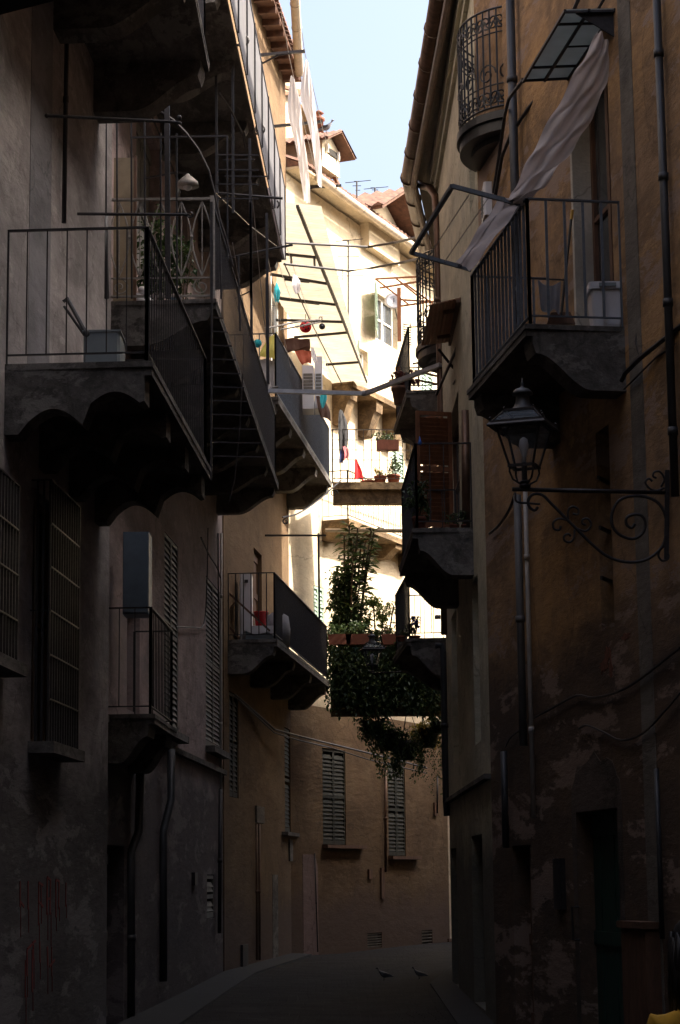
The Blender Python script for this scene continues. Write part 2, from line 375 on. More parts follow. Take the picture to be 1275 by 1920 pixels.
def slats(mb, P, a0, a1, z0, z1, d, pitch=.055, fr=.05, th=.035, mid=True):
    """louvred leaf; P(a,z,d) maps to the world"""
    def bx(x0, x1, y0, y1, e0, e1):
        mb.prism([P(x0, y0, e0), P(x1, y0, e0), P(x1, y0, e1), P(x0, y0, e1)], P(x0, y1, e0) - P(x0, y0, e0))
    bx(a0, a0 + fr, z0, z1, d, d + th); bx(a1 - fr, a1, z0, z1, d, d + th)
    bx(a0 + fr, a1 - fr, z0, z0 + fr * 1.6, d + .002, d + th - .002); bx(a0 + fr, a1 - fr, z1 - fr, z1, d + .002, d + th - .002)
    zs = [z0 + fr * 1.6]
    if mid:
        zm = (z0 + z1) / 2; bx(a0 + fr, a1 - fr, zm - .03, zm + .03, d + .002, d + th - .002)
    z = z0 + fr * 1.6 + .01
    while z < z1 - fr - pitch * .8:
        if not (mid and abs(z + pitch / 2 - (z0 + z1) / 2) < .045):
            p = [P(a0 + fr, z, d + th * .95), P(a1 - fr, z, d + th * .95), P(a1 - fr, z + pitch * .98, d + .003), P(a0 + fr, z + pitch * .98, d + .003)]
            mb.prism(p, P(a0, z + .006, d) - P(a0, z, d))
        z += pitch
def shutters(W, o, mat, parent, d=-.12, leaves=2, name='shutter', pitch=.055, back=True):
    a0, a1, z0, z1 = o[:4]; wd = (a1 - a0) / leaves; out = None
    for i in range(leaves):
        mb = MB(); slats(mb, W.P, a0 + i * wd + .004, a0 + (i + 1) * wd - .004, z0 + .01, z1 - .01, d, pitch)
        out = mb.build(name, mat, parent)
    if back:
        mb = MB(); mb.quad(W.P(a0 - .01, z0 - .01, d - .08), W.P(a1 + .01, z0 - .01, d - .08), W.P(a1 + .01, z1 + .01, d - .08), W.P(a0 - .01, z1 + .01, d - .08)); mb.build('window_recess', M['dark'], parent)
    return out
def open_leaf(W, a, z0, z1, ang, wd, mat, parent, side=1, d0=.02, name='shutter', pitch=.055):
    """louvred leaf hinged at a on the wall face, swung out by ang"""
    c, s_ = math.cos(ang), math.sin(ang)
    def P(x, z, e): return W.P(a + side * (x * c - e * s_), z, d0 + x * s_ + e * c)
    mb = MB(); slats(mb, P, 0, wd, z0, z1, 0, pitch); return mb.build(name, mat, parent)
def window(W, o, parent, fm=None, d=-.16, bars=1):
    fm = fm or M['whitepaint']; a0, a1, z0, z1 = o[:4]; mb = MB(); f = .06
    wbox(mb, W, a0, a0 + f, z0, z1, d, d + .05); wbox(mb, W, a1 - f, a1, z0, z1, d, d + .05)
    wbox(mb, W, a0 + f, a1 - f, z0, z0 + f, d, d + .05); wbox(mb, W, a0 + f, a1 - f, z1 - f, z1, d, d + .05)
    wbox(mb, W, (a0 + a1) / 2 - .04, (a0 + a1) / 2 + .04, z0 + f, z1 - f, d, d + .055)
    for k in range(bars):
        z = z0 + (z1 - z0) * (k + 1) / (bars + 1); wbox(mb, W, a0 + f, a1 - f, z - .02, z + .02, d, d + .045)
    w_ = mb.build('window', fm, parent)
    mb = MB(); mb.quad(W.P(a0, z0, d + .015), W.P(a1, z0, d + .015), W.P(a1, z1, d + .015), W.P(a0, z1, d + .015)); mb.build('pane', M['pane'], w_)
    return w_
def sill(W, o, parent, ext=.08, proj=.09, h=.06, mat=None):
    mb = MB(); wbox(mb, W, o[0] - ext, o[1] + ext, o[2] - h, o[2] - .003, -.1, proj); return mb.build('window_sill', mat or M['stone'], parent)
def door(W, o, mat, parent, d=-.2, planks=5, glass=False, name='door'):
    a0, a1, z0, z1 = o[:4]; mb = MB(); n = planks; wd = (a1 - a0) / n
    for i in range(n): wbox(mb, W, a0 + i * wd + .004, a0 + (i + 1) * wd - .004, z0, z1, d - .03, d + (.012 if i % 2 else .006))
    wbox(mb, W, a0, a1, z0, z1, d - .08, d - .03)
    for zz in (.08, .5, .93):
        wbox(mb, W, a0, a1, z0 + (z1 - z0) * zz - .06, z0 + (z1 - z0) * zz + .05, d - .02, d + .03)
    return mb.build(name, mat, parent)
def band(W, a0, a1, z0, z1, mat, parent, d=.004, name='painted_band'):
    mb = MB(); wbox(mb, W, a0, a1, z0, z1, -.02, d); return mb.build(name, mat, parent)
def pipe(pts, r, mat, parent, name='drainpipe', clamps=1.8):
    mb = MB().tube(pts, r, 10)
    L = [V(p) for p in pts]
    for i in range(len(L) - 1):
        dd = (L[i + 1] - L[i]); k = int(dd.length / clamps)
        for j in range(k):
            c = L[i] + dd * (j + .5) / k; e = dd.normalized() * .03; mb.tube([c - e, c + e], r * 1.25, 10)
    return mb.build(name, mat, parent, True)
def wpipe(W, px0, py0, px1, py1, r, mat, parent, off=.08, **kw):
    a, z = W.hit(px0, py0, off); a2, z2 = W.hit(px1, py1, off)
    return pipe([W.P(a, z, off), W.P(a2, z2, off)], r, mat, parent, **kw)

# ------------------------------------------------------------------ balconies
def railing(pts, z, h, sp=.12, r=.008, mat=None, parent=None, bottom=.08, name='railing', hand=.035, posts=True, mid=None):
    mb = MB(); pts = [V((p[0], p[1], 0)) for p in pts]
    for i in range(len(pts) - 1):
        a, b_ = pts[i], pts[i + 1]; L = (b_ - a).length; k = max(1, int(L / sp))
        T = V((0, 0, z + h)); B = V((0, 0, z + bottom))
        mb.bar(a + T, b_ + T, hand, .014); mb.bar(a + B, b_ + B, hand * .7, .012)
        if mid: mb.bar(a + V((0, 0, z + mid)), b_ + V((0, 0, z + mid)), hand * .6, .01)
        for j in range(k + 1):
            p = a + (b_ - a) * j / k
            big = posts and j in (0, k)
            w_ = .014 if big else r
            mb.bar(p + V((0, 0, z - (.02 if big else -bottom))), p + V((0, 0, z + h - (.0 if big else .0))), w_ * 2)
    return mb.build(name, mat or M['iron'], parent)
def bracket(parent, A, out, along, drop, width, thick, mat, style=0, name='bracket'):
    """corbel: A = top at the wall, out = unit outward, along = unit along the wall"""
    n = 12; prof = [(0, 0), (width, 0)]
    if style == 0:       # single sweep with nose
        prof += [(width, -.10 * drop - .02)]
        for i in range(n + 1):
            t_ = i / n; prof.append((width * (.97 - .97 * t_ * .72), -drop * (.32 + .68 * (0.5 - .5 * math.cos(math.pi * min(1, t_ * 1.15))))))
        prof += [(0, -drop)]
    elif style == 1:     # double scallop
        prof += [(width, -.45 * drop)]
        for i in range(1, n):
            t_ = i / n; prof.append((width * (1 - .42 * t_), -drop * (.55 - .28 * math.sin(math.pi * t_))))
        prof.append((width * .56, -drop * .85))
        for i in range(1, n):
            t_ = i / n; prof.append((width * (.56 - .42 * t_), -drop * (.85 - .30 * math.sin(math.pi * t_))))
        prof += [(width * .10, -drop), (0, -drop)]
    else:                # plain beam
        prof += [(width, -drop * .5), (width * .85, -drop * .75), (width * .3, -drop), (0, -drop)]
    mb = MB(); mb.prism([A + out * p[0] + V((0, 0, p[1])) for p in prof], along * thick)
    return mb.build(name, mat, parent)
def balcony(parent, W, nf, ff, z, th=.10, h=1.05, sp=.15, mat=None, rail=None, nb=3, drop=.45, bth=.2, style=0, ends=(True, True), label=None, railobj=True, rfun=None, bottom=.08, r=.0052, rails=True, bm=None, brs=None):
    """nf, ff: near/far front corners in plan; returns the slab"""
    nf = V((nf[0], nf[1], 0)); ff = V((ff[0], ff[1], 0))
    an = (nf - W.P0).dot(W.u); af = (ff - W.P0).dot(W.u); nw = W.P(an, 0, -.05); fw = W.P(af, 0, -.05)
    poly = [nw, nf, ff, fw]
    mb = MB(); mb.prism([p + V((0, 0, z - th)) for p in poly], (0, 0, th))
    if style != 2: # moulded edge
        c = (nw + nf + ff + fw) / 4
        q = [p + (p - c).normalized() * .03 for p in poly]; q[0] = nw + (nw - c).normalized() * .0; q[3] = fw
        mb.prism([p + V((0, 0, z - th * .45)) for p in q], (0, 0, th * .4))
    s = mb.build('balcony', mat or M['stone'], parent)
    if label: s['label'] = label
    e = (nf - nw).normalized() * .05
    if rails:
        ins = (ff - nf).normalized() * .04
        path = []
        if ends[0]: path.append(W.P(an, 0, 0) + ins)
        path += [nf - e + ins, ff - e - ins]
        if ends[1]: path.append(W.P(af, 0, 0) - ins)
        railing(path, z, h, sp, r, rail, s, bottom)
    u = (ff - nf); L = u.length; u.normalize()
    for k in range(nb):
        t_ = k / (nb - 1) if nb > 1 else .5
        a = an + (af - an - bth) * t_; f = nf + (ff - nf) * ((a - an) / (af - an))
        wdt = (f - W.P(a, 0, 0)).dot(W.n) - .06
        bracket(s, W.P(a, z - th - .001, 0), W.n, W.u, drop, wdt, bth, bm or mat or M['stone'], style)
    return s

def spiral(c, u, v, r, turns=1.4, start=0, n=22, sgn=1, rmin=.15):
    return [c + (u * math.cos(start + sgn * 2 * math.pi * turns * i / n) + v * math.sin(start + sgn * 2 * math.pi * turns * i / n)) * r * (1 - (1 - rmin) * i / n) for i in range(n + 1)]

# ------------------------------------------------------------------ plants
def rv(): return V((random.gauss(0, 1), random.gauss(0, 1), random.gauss(0, 1)))
def leaf(mb, p, d, L, w_, droop=.3):
    d = d.normalized(); x = d.cross(V((0, 0, 1)) + rv() * .3)
    x = x.normalized() if x.length > 1e-4 else V((1, 0, 0)); dn = V((0, 0, -droop * L)); up = x.cross(d).normalized() * w_ * .25
    mid = p + d * L * .5 + dn * .3; tip = p + d * L + dn
    mb.add([p, mid + x * w_ / 2 + up, tip, mid - x * w_ / 2 + up, mid], [(0, 1, 4), (1, 2, 4), (2, 3, 4), (3, 0, 4)])
def bush(mb, c, rx, ry, rz, n, size, hollow=.4, down=.0):
    c = V(c)
    ncl = max(3, n // 14); cl = []
    for _ in range(ncl):
        q = rv().normalized() * (hollow + (1 - hollow) * random.random()); cl.append((c + V((q.x * rx, q.y * ry, q.z * rz)), random.uniform(.18, .42)))
    for _ in range(n):
        cc, sp = random.choice(cl); q = rv() * sp * .5; p = cc + V((q.x * rx, q.y * ry, q.z * rz))
        leaf(mb, p, rv() + (p - c) * 1.0 + V((0, 0, -down)), size * random.uniform(.6, 1.3), size * random.uniform(.45, .7))
def trail(mb, p, L, n, size, sway=.12, step=.04):
    p = V(p); d = V((random.uniform(-1, 1), random.uniform(-1, 1), 0)) * sway
    k = int(L / step)
    for i in range(k):
        p = p + V((d.x * step, d.y * step, -step)) + V((random.gauss(0, .008), random.gauss(0, .008), 0)); d *= .97
        for _ in range(n): leaf(mb, p + rv() * .03, rv() + V((0, 0, -.6)), size * random.uniform(.6, 1.2), size * random.uniform(.5, .8))
def potmesh(mb, c, r, h):
    return mb.lathe([(r * .66, 0), (r * .70, .01), (r * .92, h * .8), (r, h * .8), (r, h), (r * .86, h), (r * .82, h * .86), (.001, h * .86)], c, 16)
def potted(c, r, h, label, leafm, n, size, bh, bw=None, name='potted_plant', potm=None, group=None, cat='plant'):
    c = V(c); t_ = thing(name, label, cat, c, group); mb = MB(); potmesh(mb, c, r, h); mb.build('pot', potm or M['terracotta'], t_, True)
    mb = MB(); bw = bw or r * 1.2; bush(mb, c + V((0, 0, h + bh * .45)), bw, bw, bh * .55, n, size); mb.build('foliage', leafm, t_)
    mb = MB()
    for _ in range(4): mb.tube([c + V((0, 0, h * .8)), c + V((random.uniform(-1, 1) * bw * .6, random.uniform(-1, 1) * bw * .6, h + bh * .7))], .006, 4)
    mb.build('stem', M['stem'], t_); return t_
def hangcloth(top, n_, drop, wtop, wbot, mat, name, label, cat, fold=.05, group=None, lean=0):
    """cloth pegged along a line: top = list of 2 points"""
    a, b_ = V(top[0]), V(top[1]); nu, nv = 24, 16; mb = MB(); u = (b_ - a); side = u.cross(V((0, 0, 1))).normalized(); ph = random.uniform(0, 6)
    for j in range(nv + 1):
        t_ = j / nv
        for i in range(nu + 1):
            s_ = i / nu; ww = wtop + (wbot - wtop) * t_; q = a + u * (.5 + (s_ - .5) * ww)
            q = q + V((0, 0, -drop * t_ * (1 - .06 * math.sin(s_ * 9 + ph)) - .05 * math.sin(math.pi * s_) * (1 - t_))) + side * (fold * math.sin(s_ * 15 + ph + t_ * 1.3) * (.4 + t_) + lean * t_)
            mb.v.append(q)
    for j in range(nv):
        for i in range(nu):
            k = j * (nu + 1) + i; mb.f.append([k, k + 1, k + nu + 2, k + nu + 1])
    o = mb.build(name, mat, None, True, a); tag(o, label, cat, group); return o

# ------------------------------------------------------------------ ground
def gz(Y): t_ = max(0, min(1, (Y - 14) / 18)); return .2 * t_ * t_ * (3 - 2 * t_)
mb = MB(); ys = [-120, -30] + [i * 2 for i in range(-10, 35)] + [90, 260]; xs = [-150, -8, -4, -2.6, -1.3, 0, 1.3, 2.6, 4, 8, 150]
for y in ys:
    for x in xs: mb.v.append(V((x, y, gz(y) - (.04 * (1 - min(1, abs(x) / 1.3)) if y < 60 else 0))))
nx = len(xs)
for j in range(len(ys) - 1):
    for i in range(nx - 1): k = j * nx + i; mb.f.append([k, k + 1, k + nx + 1, k + nx])
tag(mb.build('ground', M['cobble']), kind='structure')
mb = MB()
edge = [(-2.77, -10, -2.2), (-2.77, 15, -2.2), (-2.4, 22.3, -1.75), (-2.0, 28, -1.5), (-1.78, 34, -1.3), (-.95, 42, -.55)]
for i in range(len(edge) - 1):
    (x0, y0, c0), (x1, y1, c1) = edge[i], edge[i + 1]
    mb.add([(x0, y0, gz(y0) + .05), (c0, y0, gz(y0) + .03), (c1, y1, gz(y1) + .03), (x1, y1, gz(y1) + .05), (c0, y0, gz(y0) - .05), (c1, y1, gz(y1) - .05)], [(0, 1, 2, 3), (1, 4, 5, 2)])
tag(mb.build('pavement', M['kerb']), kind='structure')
mb = MB()
edge = [(2.7, -10, 2.1), (2.62, 15, 2.1), (1.56, 22.5, 1.2), (1.5, 30, 1.2), (2.1, 36, 1.8)]
for i in range(len(edge) - 1):
    (x0, y0, c0), (x1, y1, c1) = edge[i], edge[i + 1]
    mb.add([(x0, y0, gz(y0) + .05), (c0, y0, gz(y0) + .03), (c1, y1, gz(y1) + .03), (x1, y1, gz(y1) + .05), (c0, y0, gz(y0) - .05), (c1, y1, gz(y1) - .05)], [(0, 1, 2, 3), (1, 4, 5, 2)])
tag(mb.build('pavement', M['kerb']), kind='structure')

# ------------------------------------------------------------------ buildings, left side
L0 = Wall((-2.77, -14), (-2.77, 15), 'L'); L1 = Wall((-2.765, 15), (-2.35, 22.3), 'L')
L2 = Wall((-2.42, 22.3), (-1.80, 34), 'L'); L3 = Wall((-1.78, 34), (-.93, 42), 'L')
L4a = Wall((-.93, 42), (.2, 44.7), 'L'); L4b = Wall((.2, 44.7), (1.55, 47.85), 'L'); L4c = Wall((1.55, 47.85), (2.46, 50), 'L'); L4d = Wall((2.46, 50), (6.5, 59), 'L')
R0 = Wall((2.75, -14), (2.75, 15), 'R'); R1 = Wall((2.745, 15), (1.56, 22.5), 'R'); R2 = Wall((1.56, 22.5), (1.5, 30), 'R')
R3a = Wall((1.52, 30), (2.1, 36), 'R'); R3b = Wall((2.1, 36), (4.0, 42), 'R'); R4 = Wall((4.0, 42), (11, 60), 'R')

# near left, behind the camera line of sight
b0 = thing('building', 'grey brown plastered house on the left just behind the viewpoint', 'house', (-5, 0, 0))
facade(L0, -.5, 17, [], M['r0'], b0, body=7)
b0r = thing('building', 'grey brown plastered house on the right just behind the viewpoint', 'house', (5, 0, 0))
facade(R0, -.5, 17, [], M['r0'], b0r, body=7)
bb = thing('building', 'unseen house added behind the viewpoint to close off sky light', 'house', (0, -16, 0))
facade(Wall((6, -4.2), (-6, -4.2), 'L'), -.5, 18, [], M['r0'], bb, body=5)  # added out of view to keep sky light off the lower alley

# --- L1
B1 = thing('building', 'grey lilac weathered house in the left foreground with scalloped stone balcony', 'house', (-4, 18, 0))
o_gr = L1.op(60, 112, 935, 1400, .2); o_nr = L1.op(-45, 2, 900, 1235, .2)
o_door = L1.op(190, 199, 1585, 1900, .2)
o_bd = L1.op(-30, 20, 420, 672, .2)
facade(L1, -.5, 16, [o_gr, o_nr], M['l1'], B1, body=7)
for o in (o_gr, o_nr): window(L1, o, B1, M['wood'])
sill(L1, o_gr, B1, .12, .22, .1); sill(L1, o_nr, B1, .1, .2, .1)
def cage(W, o, parent, proj, rows, sp=.11):
    mb = MB(); a0, a1, z0, z1 = o[0] - .08, o[1] + .05, o[2] - .02, o[3] + .05
    for k in range(rows + 1):
        z = z0 + (z1 - z0) * k / rows; mb.bar(W.P(a0, z, proj), W.P(a1, z, proj), .03, .014)
        if k in (0, rows) or k == rows // 2: mb.bar(W.P(a0, z, -.02), W.P(a0, z, proj), .02, .012); mb.bar(W.P(a1, z, -.02), W.P(a1, z, proj), .02, .012)
    n = int((a1 - a0) / sp)
    for i in range(n + 1): a = a0 + (a1 - a0) * i / n; mb.bar(W.P(a, z0, proj), W.P(a, z1, proj), .02)
    for d in (proj * .33, proj * .66): mb.bar(W.P(a0, z0, d), W.P(a0, z1, d), .018); mb.bar(W.P(a1, z0, d), W.P(a1, z1, d), .018)
    return mb.build('window_grille', M['iron'], parent)
cage(L1, o_gr, B1, .16, 6); cage(L1, o_nr, B1, .12, 4)
# painted bands and pipe on the L1 wall
a, z = L1.hit(55, 400); a2, z = L1.hit(95, 400); band(L1, a, a2, 5.75, 12, M['band'], B1)
a, z = L1.hit(14, 400); a2, z = L1.hit(20, 400)
a, z = L1.hit(50, 1780); a2, _ = L1.hit(95, 1780)
wpipe(L1, 127, -40, 120, 418, .022, M['lead'], B1, .05, name='cable_pipe')
mb = MB(); mb.bar(at(197, 180, 21.9), at(197, 420, 21.9), .04); mb.build('corner_pipe', M['lead'], B1)
pipe([at(197, 400, 21.9), at(199, 560, 21.9)], .03, M['lead'], B1)
# scalloped balcony
nf = at(285, 676, 17.0); ff = at(396, 960, 21.6)
zb = nf.z
BAL1 = balcony(B1, L1, (nf.x, nf.y), (at(394, 800, 21.6).x, 21.6), zb, .12, 1.12, .16, M['stone'], M['iron'], 4, .46, .28, 1, label='broad stone balcony with scalloped brackets and plain iron railing')
# upper L1 balcony: only its end bracket and dark underside show
nf2 = at(372, -30, 17.5); z2 = at(392, 118, 21.4).z
balcony(B1, L1, (-1.33, 14.5), (at(392, 118, 21.4).x, 21.4), z2, .1, 1.0, .13, M['stone'], M['iron'], 4, .52, .35, 0, brs=1, label='upper balcony seen from below with dark planked underside')
# --- L2
B2 = thing('building', 'pinkish house second on the left carrying three stacked balconies', 'house', (-4, 28, 0))
o2a = L2.op(308, 334, 1010, 1375, .2); o2b = L2.op(386, 413, 1095, 1405, .2)
o2d = L2.op(197, 232, 1585, 1930, .22); o2d[2] = .1
o2v = L2.op(388, 401, 1640, 1722, .1)
o2e = L2.op(238, 262, 1120, 1335, .2)
o2m = L2.op(255, 300, 225, 545, .2); o2n = L2.op(330, 352, 300, 545, .2)
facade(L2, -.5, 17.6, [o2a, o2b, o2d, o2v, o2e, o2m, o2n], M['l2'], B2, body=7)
shutters(L2, o2a, M['greywood'], B2, -.04, 2, pitch=.075); shutters(L2, o2b, M['greywood'], B2, -.04, 2, pitch=.07); sill(L2, o2b, B2, .06, .14, .09); sill(L2, o2a, B2, .06, .14, .09)
door(L2, o2d, M['darkwood'], B2); door(L2, o2e, M['darkwood'], B2); shutters(L2, o2v, M['greywood'], B2, -.04, 1, 'vent_louvre', pitch=.07)
door(L2, o2m, M['greywood'], B2, -.14); window(L2, o2n, B2, M['greywood'])
# darker base storey and string course
zs = 3.22
mb = MB(); wbox(mb, L2, 0, L2.len, zs, zs + .07, -.05, .07); mb.build('string_course', M['stone'], B2)
a, z = L2.hit(247, 1400); a2, z2_ = L2.hit(247, 1560)
pipe([L2.P(*L2.hit(250, 1440), .08), L2.P(*L2.hit(247, 1560), .08), L2.P(L2.hit(240, 1600)[0], L2.hit(240, 1600)[1], .03), L2.P(L2.hit(240, 1900)[0], .1, .03)], .05, M['lead'], B2)
pipe([L2.P(*L2.hit(306, 1405), .1), L2.P(*L2.hit(306, 1500), .1), L2.P(*L2.hit(300, 1560), .04), L2.P(*L2.hit(300, 1840), .04)], .05, M['lead'], B2)
pipe([L2.P(*L2.hit(406, 1480), .06), L2.P(*L2.hit(404, 1750), .06)], .03, M['iron'], B2)
wpipe(L2, 415, 1000, 414, 1480, .02, M['whitepipe'], B2, .05)
wpipe(L2, 409, 1000, 410, 1200, .012, M['iron'], B2, .05)
mb = MB(); wbox(mb, L2, *sorted((L2.hit(359, 1640)[0], L2.hit(364, 1640)[0])), L2.hit(361, 1660)[1], L2.hit(361, 1636)[1], -.02, .05); mb.build('wall_box', M['iron'], B2)
# middle balcony (long)
p_n = at(405, 560, 22.4); zc = p_n.z; p_f = at(522, 900, 33.3)
balM = balcony(B2, L2, (p_n.x, 22.4), (p_f.x, 33.3), zc, .11, 1.08, .15, M['stone'], M['iron'], 7, .38, .22, 0, (False, True), 'long stone balcony with rusty railing running down the alley')
# ornate end railing
mb = MB(); x0, x1 = L2.P(.1, 0).x + .02, p_n.x - .04; Y = 22.46; H = 1.12
mb.bar((x0, Y, zc + H), (x1, Y, zc + H), .04, .025); mb.bar((x0, Y, zc + .05), (x1, Y, zc + .05), .03, .02); mb.bar((x0, Y, zc + .25), (x1, Y, zc + .25), .02, .015)
for x in (x0, x1): mb.bar((x, Y, zc - .05), (x, Y, zc + H + .03), .05)
n = 5; wd = (x1 - x0) / n
for i in range(n):
    xc = x0 + wd * (i + .5)
    for sg in (-1, 1):
        mb.tube([(xc + sg * wd * .5 * math.sin(math.pi * q / 12) * (.95 if q < 12 else 1), Y, zc + .27 + (H - .3) * q / 12) for q in range(13)], .009, 5)
    mb.tube([(xc, Y, zc + .27), (xc, Y, zc + H - .01)], .007, 5)
    mb.ball((xc + wd * .5, Y, zc + .7), .022, 8) if i < n - 1 else None
for c, sg in ((V((x1 - .12, Y, zc + .15)), 1), (V((x0 + .12, Y, zc + .15)), -1)):
    mb.tube(spiral(c, V((1, 0, 0)), V((0, 0, 1)), .095, 1.5, 1.5, 22, sg), .008, 5)
mb.build('ornamental_railing', M['paleiron'], balM)
# trellis of thin bars above the balcony end and dense bars before the dark underside
mb = MB()
for px in (196, 219, 246, 271, 301, 331): mb.bar(at(px, 182 if px < 300 else 250, 22.3), at(px + 1, 560, 22.3), .018)
mb.bar(at(313, 170, 22.2), at(315, 560, 22.2), .055)
mb.tube([at(x, y, 22.2) for x, y in ((193, 184), (230, 184), (262, 192), (295, 205), (325, 225), (350, 250), (372, 280), (392, 320), (402, 360), (412, 410), (425, 450), (437, 500))], .014, 6)
mb.bar(at(245, 258, 22.2), at(426, 255, 22.2), .02); mb.bar(at(426, 255, 22.2), at(427, 490, 22.2), .016)
for y in (290, 318, 345, 372): mb.bar(at(404, y, 22.6), at(485, y + 1, 22.6), .013)
for (xa, ya, xb, yb) in ((405, 140, 408, 540), (436, 100, 437, 400), (468, 260, 472, 640), (500, 400, 503, 720), (470, 380, 471, 560)): mb.bar(at(xa, ya, 24.5), at(xb, yb, 24.5), .03)
mb.tube([at(412, 175, 23.5), at(430, 200, 24), (at(455, 250, 25)), at(470, 330, 26)], .012, 5)
tr = tag(mb.build('metal_trellis', M['iron'], loc=at(313, 560, 22.2)), 'tall rusty iron trellis with arched bar above the ornamental balcony rail', 'trellis')
mb = MB()
for i in range(11):
    y = 595 + i * 26; mb.bar(at(397 + i * .3, y, 21.9), at(420 + i * 7.6, y + 2, 21.9), .012)
mb.bar(at(398, 450, 21.9), at(396, 900, 21.9), .02)
mb.tube([at(455, 700, 22), at(450, 800, 22), at(440, 900, 22), at(430, 940, 22)], .008, 5)
tag(mb.build('wire_frame', M['iron'], loc=at(397, 900, 21.9)), 'thin horizontal drying wires strung under the long dark balcony', 'drying frame')
# low small balcony
pl = at(290, 1338, 22.35); zl = pl.z
balcony(B2, L2, (pl.x, 22.35), (at(330, 1380, 24.6).x, 24.6), zl, .1, 1.1, .15, M['stone'], M['iron'], 2, .4, .5, 0, label='small low balcony with grey corbel and thin iron railing')
# upper long balcony with corrugated parapet
pu = at(528, 480, 33.0); zu = pu.z; nu_ = at(441, 0, 24.0)
k = (pu.x - nu_.x) / (33 - 24.0); xn = pu.x - k * (33 - 22.4)
balU = balcony(B2, L2, (xn, 22.4), (pu.x, 33.0), zu, .1, 1.0, .2, M['stone'], M['iron'], 6, .42, .25, 0, (False, False), 'upper long balcony with dark corrugated parapet', rails=False)
mb = MB(); A_ = V((xn, 22.4, zu - .06)); B_ = V((pu.x, 33.0, zu - .06))
mb.prism([A_ + V((.035, 0, 0)), B_ + V((.035, 0, 0)), B_ + V((.05, .0, 0)), A_ + V((.05, 0, 0))], (0, 0, 1.18))
mb.prism([B_ + V((.05, .002, 0)), B_ + V((.05, .02, 0)), L2.P(10.75, zu - .06, 0) + V((0, .02, 0)), L2.P(10.75, zu - .06, 0)], (0, 0, 1.18))
mb.build('parapet_panel', M['panel'], balU)
mb = MB(); mb.bar(A_ + V((.04, 0, 1.2)), B_ + V((.04, 0, 1.2)), .04, .03)
for q in range(9):
    p = A_ + (B_ - A_) * (q / 8); mb.bar(p + V((.06, 0, 0)), p + V((.06, 0, 1.2)), .02)
mb.build('railing', M['iron'], balU)
# iron hooks along the upper balcony
mb = MB()
for (x0_, y0_, x1_, y1_, Y) in ((395, 88, 456, 84, 25), (430, 258, 487, 250, 28), (462, 393, 515, 390, 31), (405, 362, 530, 372, 24.6), (440, 481, 549, 459, 27)):
    a = at(x0_, y0_, Y); b_ = at(x1_, y1_, Y); mb = MB(); mb.tube([a, b_], .016, 6)
    if Y in (25, 28, 31): mb.tube(spiral(b_ + V((0, 0, .06)), V((1, 0, 0)), V((0, 0, 1)), .07, .95, -1.57, 16, 1, .7), .014, 6)
    mb.build('hook_arm', M['iron'], balU)

# --- L3
z3r = at(548, 150, 41.8).z
B3 = thing('building', 'ochre house third on the left with blue railed balconies', 'house', (-3, 38, 0))
o3a = L3.op(424, 432, 1290, 1450, .2); o3b = L3.op(430, 447, 1300, 1495, .2)
o3c = L3.op(534, 560, 1370, 1562, .2)
o3d = L3.op(476, 491, 1034, 1195, .15); o3e = L3.op(507, 532, 545, 700, .15)
o3f = L3.op(479, 491, 1545, 1800, .12); o3g = L3.op(511, 521, 1632, 1797, .1)
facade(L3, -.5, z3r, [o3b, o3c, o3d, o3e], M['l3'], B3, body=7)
for o in (o3b, o3c): shutters(L3, o, M['endwood'], B3, -.05, 2, pitch=.08)
sill(L3, [o3c[0] - .4, o3c[1], o3c[2], 0], B3, .1, .12, .07); door(L3, o3d, M['wood'], B3, -.1); window(L3, o3e, B3)
mb = MB(); wbox(mb, L3, o3e[0] - .1, o3e[0] - .02, o3e[2], o3e[3], -.02, .03); mb.build('window_surround', M['whitepaint'], B3)
wpipe(L3, 481, 1545, 482, 1800, .02, M['copper'], B3, .05); wpipe(L3, 486, 1545, 487, 1800, .02, M['copper'], B3, .05)
mb = MB(); a, z = L3.hit(478, 1545); a2, _ = L3.hit(492, 1545); wbox(mb, L3, a, a2, L3.hit(484, 1543)[1], L3.hit(484, 1512)[1], -.02, .04); mb.build('meter_box', M['greyband'], B3)
mb = MB(); a, z = L3.hit(511, 1700); a2, _ = L3.hit(521, 1700); wbox(mb, L3, a, a2, .2, L3.hit(516, 1640)[1], -.02, .006); mb.build('blocked_doorway', M['stone'], B3)
mb = MB(); a, z = L3.hit(541, 1600); a2, _ = L3.hit(565, 1600); z0_, z1_ = L3.hit(550, 1615)[1], L3.hit(550, 1575)[1]; wbox(mb, L3, a, a2, z0_, z1_, -.02, .03); mb.build('notice_board', M['stone'], B3)
# cables sweeping along the L3 walls
mb = MB(); mb.tube([at(418, 1285, 34.5), at(450, 1310, 35.5), at(515, 1368, 38.5), at(560, 1380, 41), at(620, 1395, 43), at(690, 1412, 44.2), at(800, 1440, 46.5)], .02, 5)
mb.tube([at(418, 1290, 34.5), at(452, 1316, 35.5), at(515, 1374, 38.5), at(560, 1388, 41), at(620, 1402, 43), at(690, 1424, 44.2), at(800, 1450, 46.5)], .014, 5)
tag(mb.build('cable', M['iron'], loc=at(515, 1374, 38.5)), 'pair of black cables sweeping along the dark ochre wall below the balconies', 'cable')
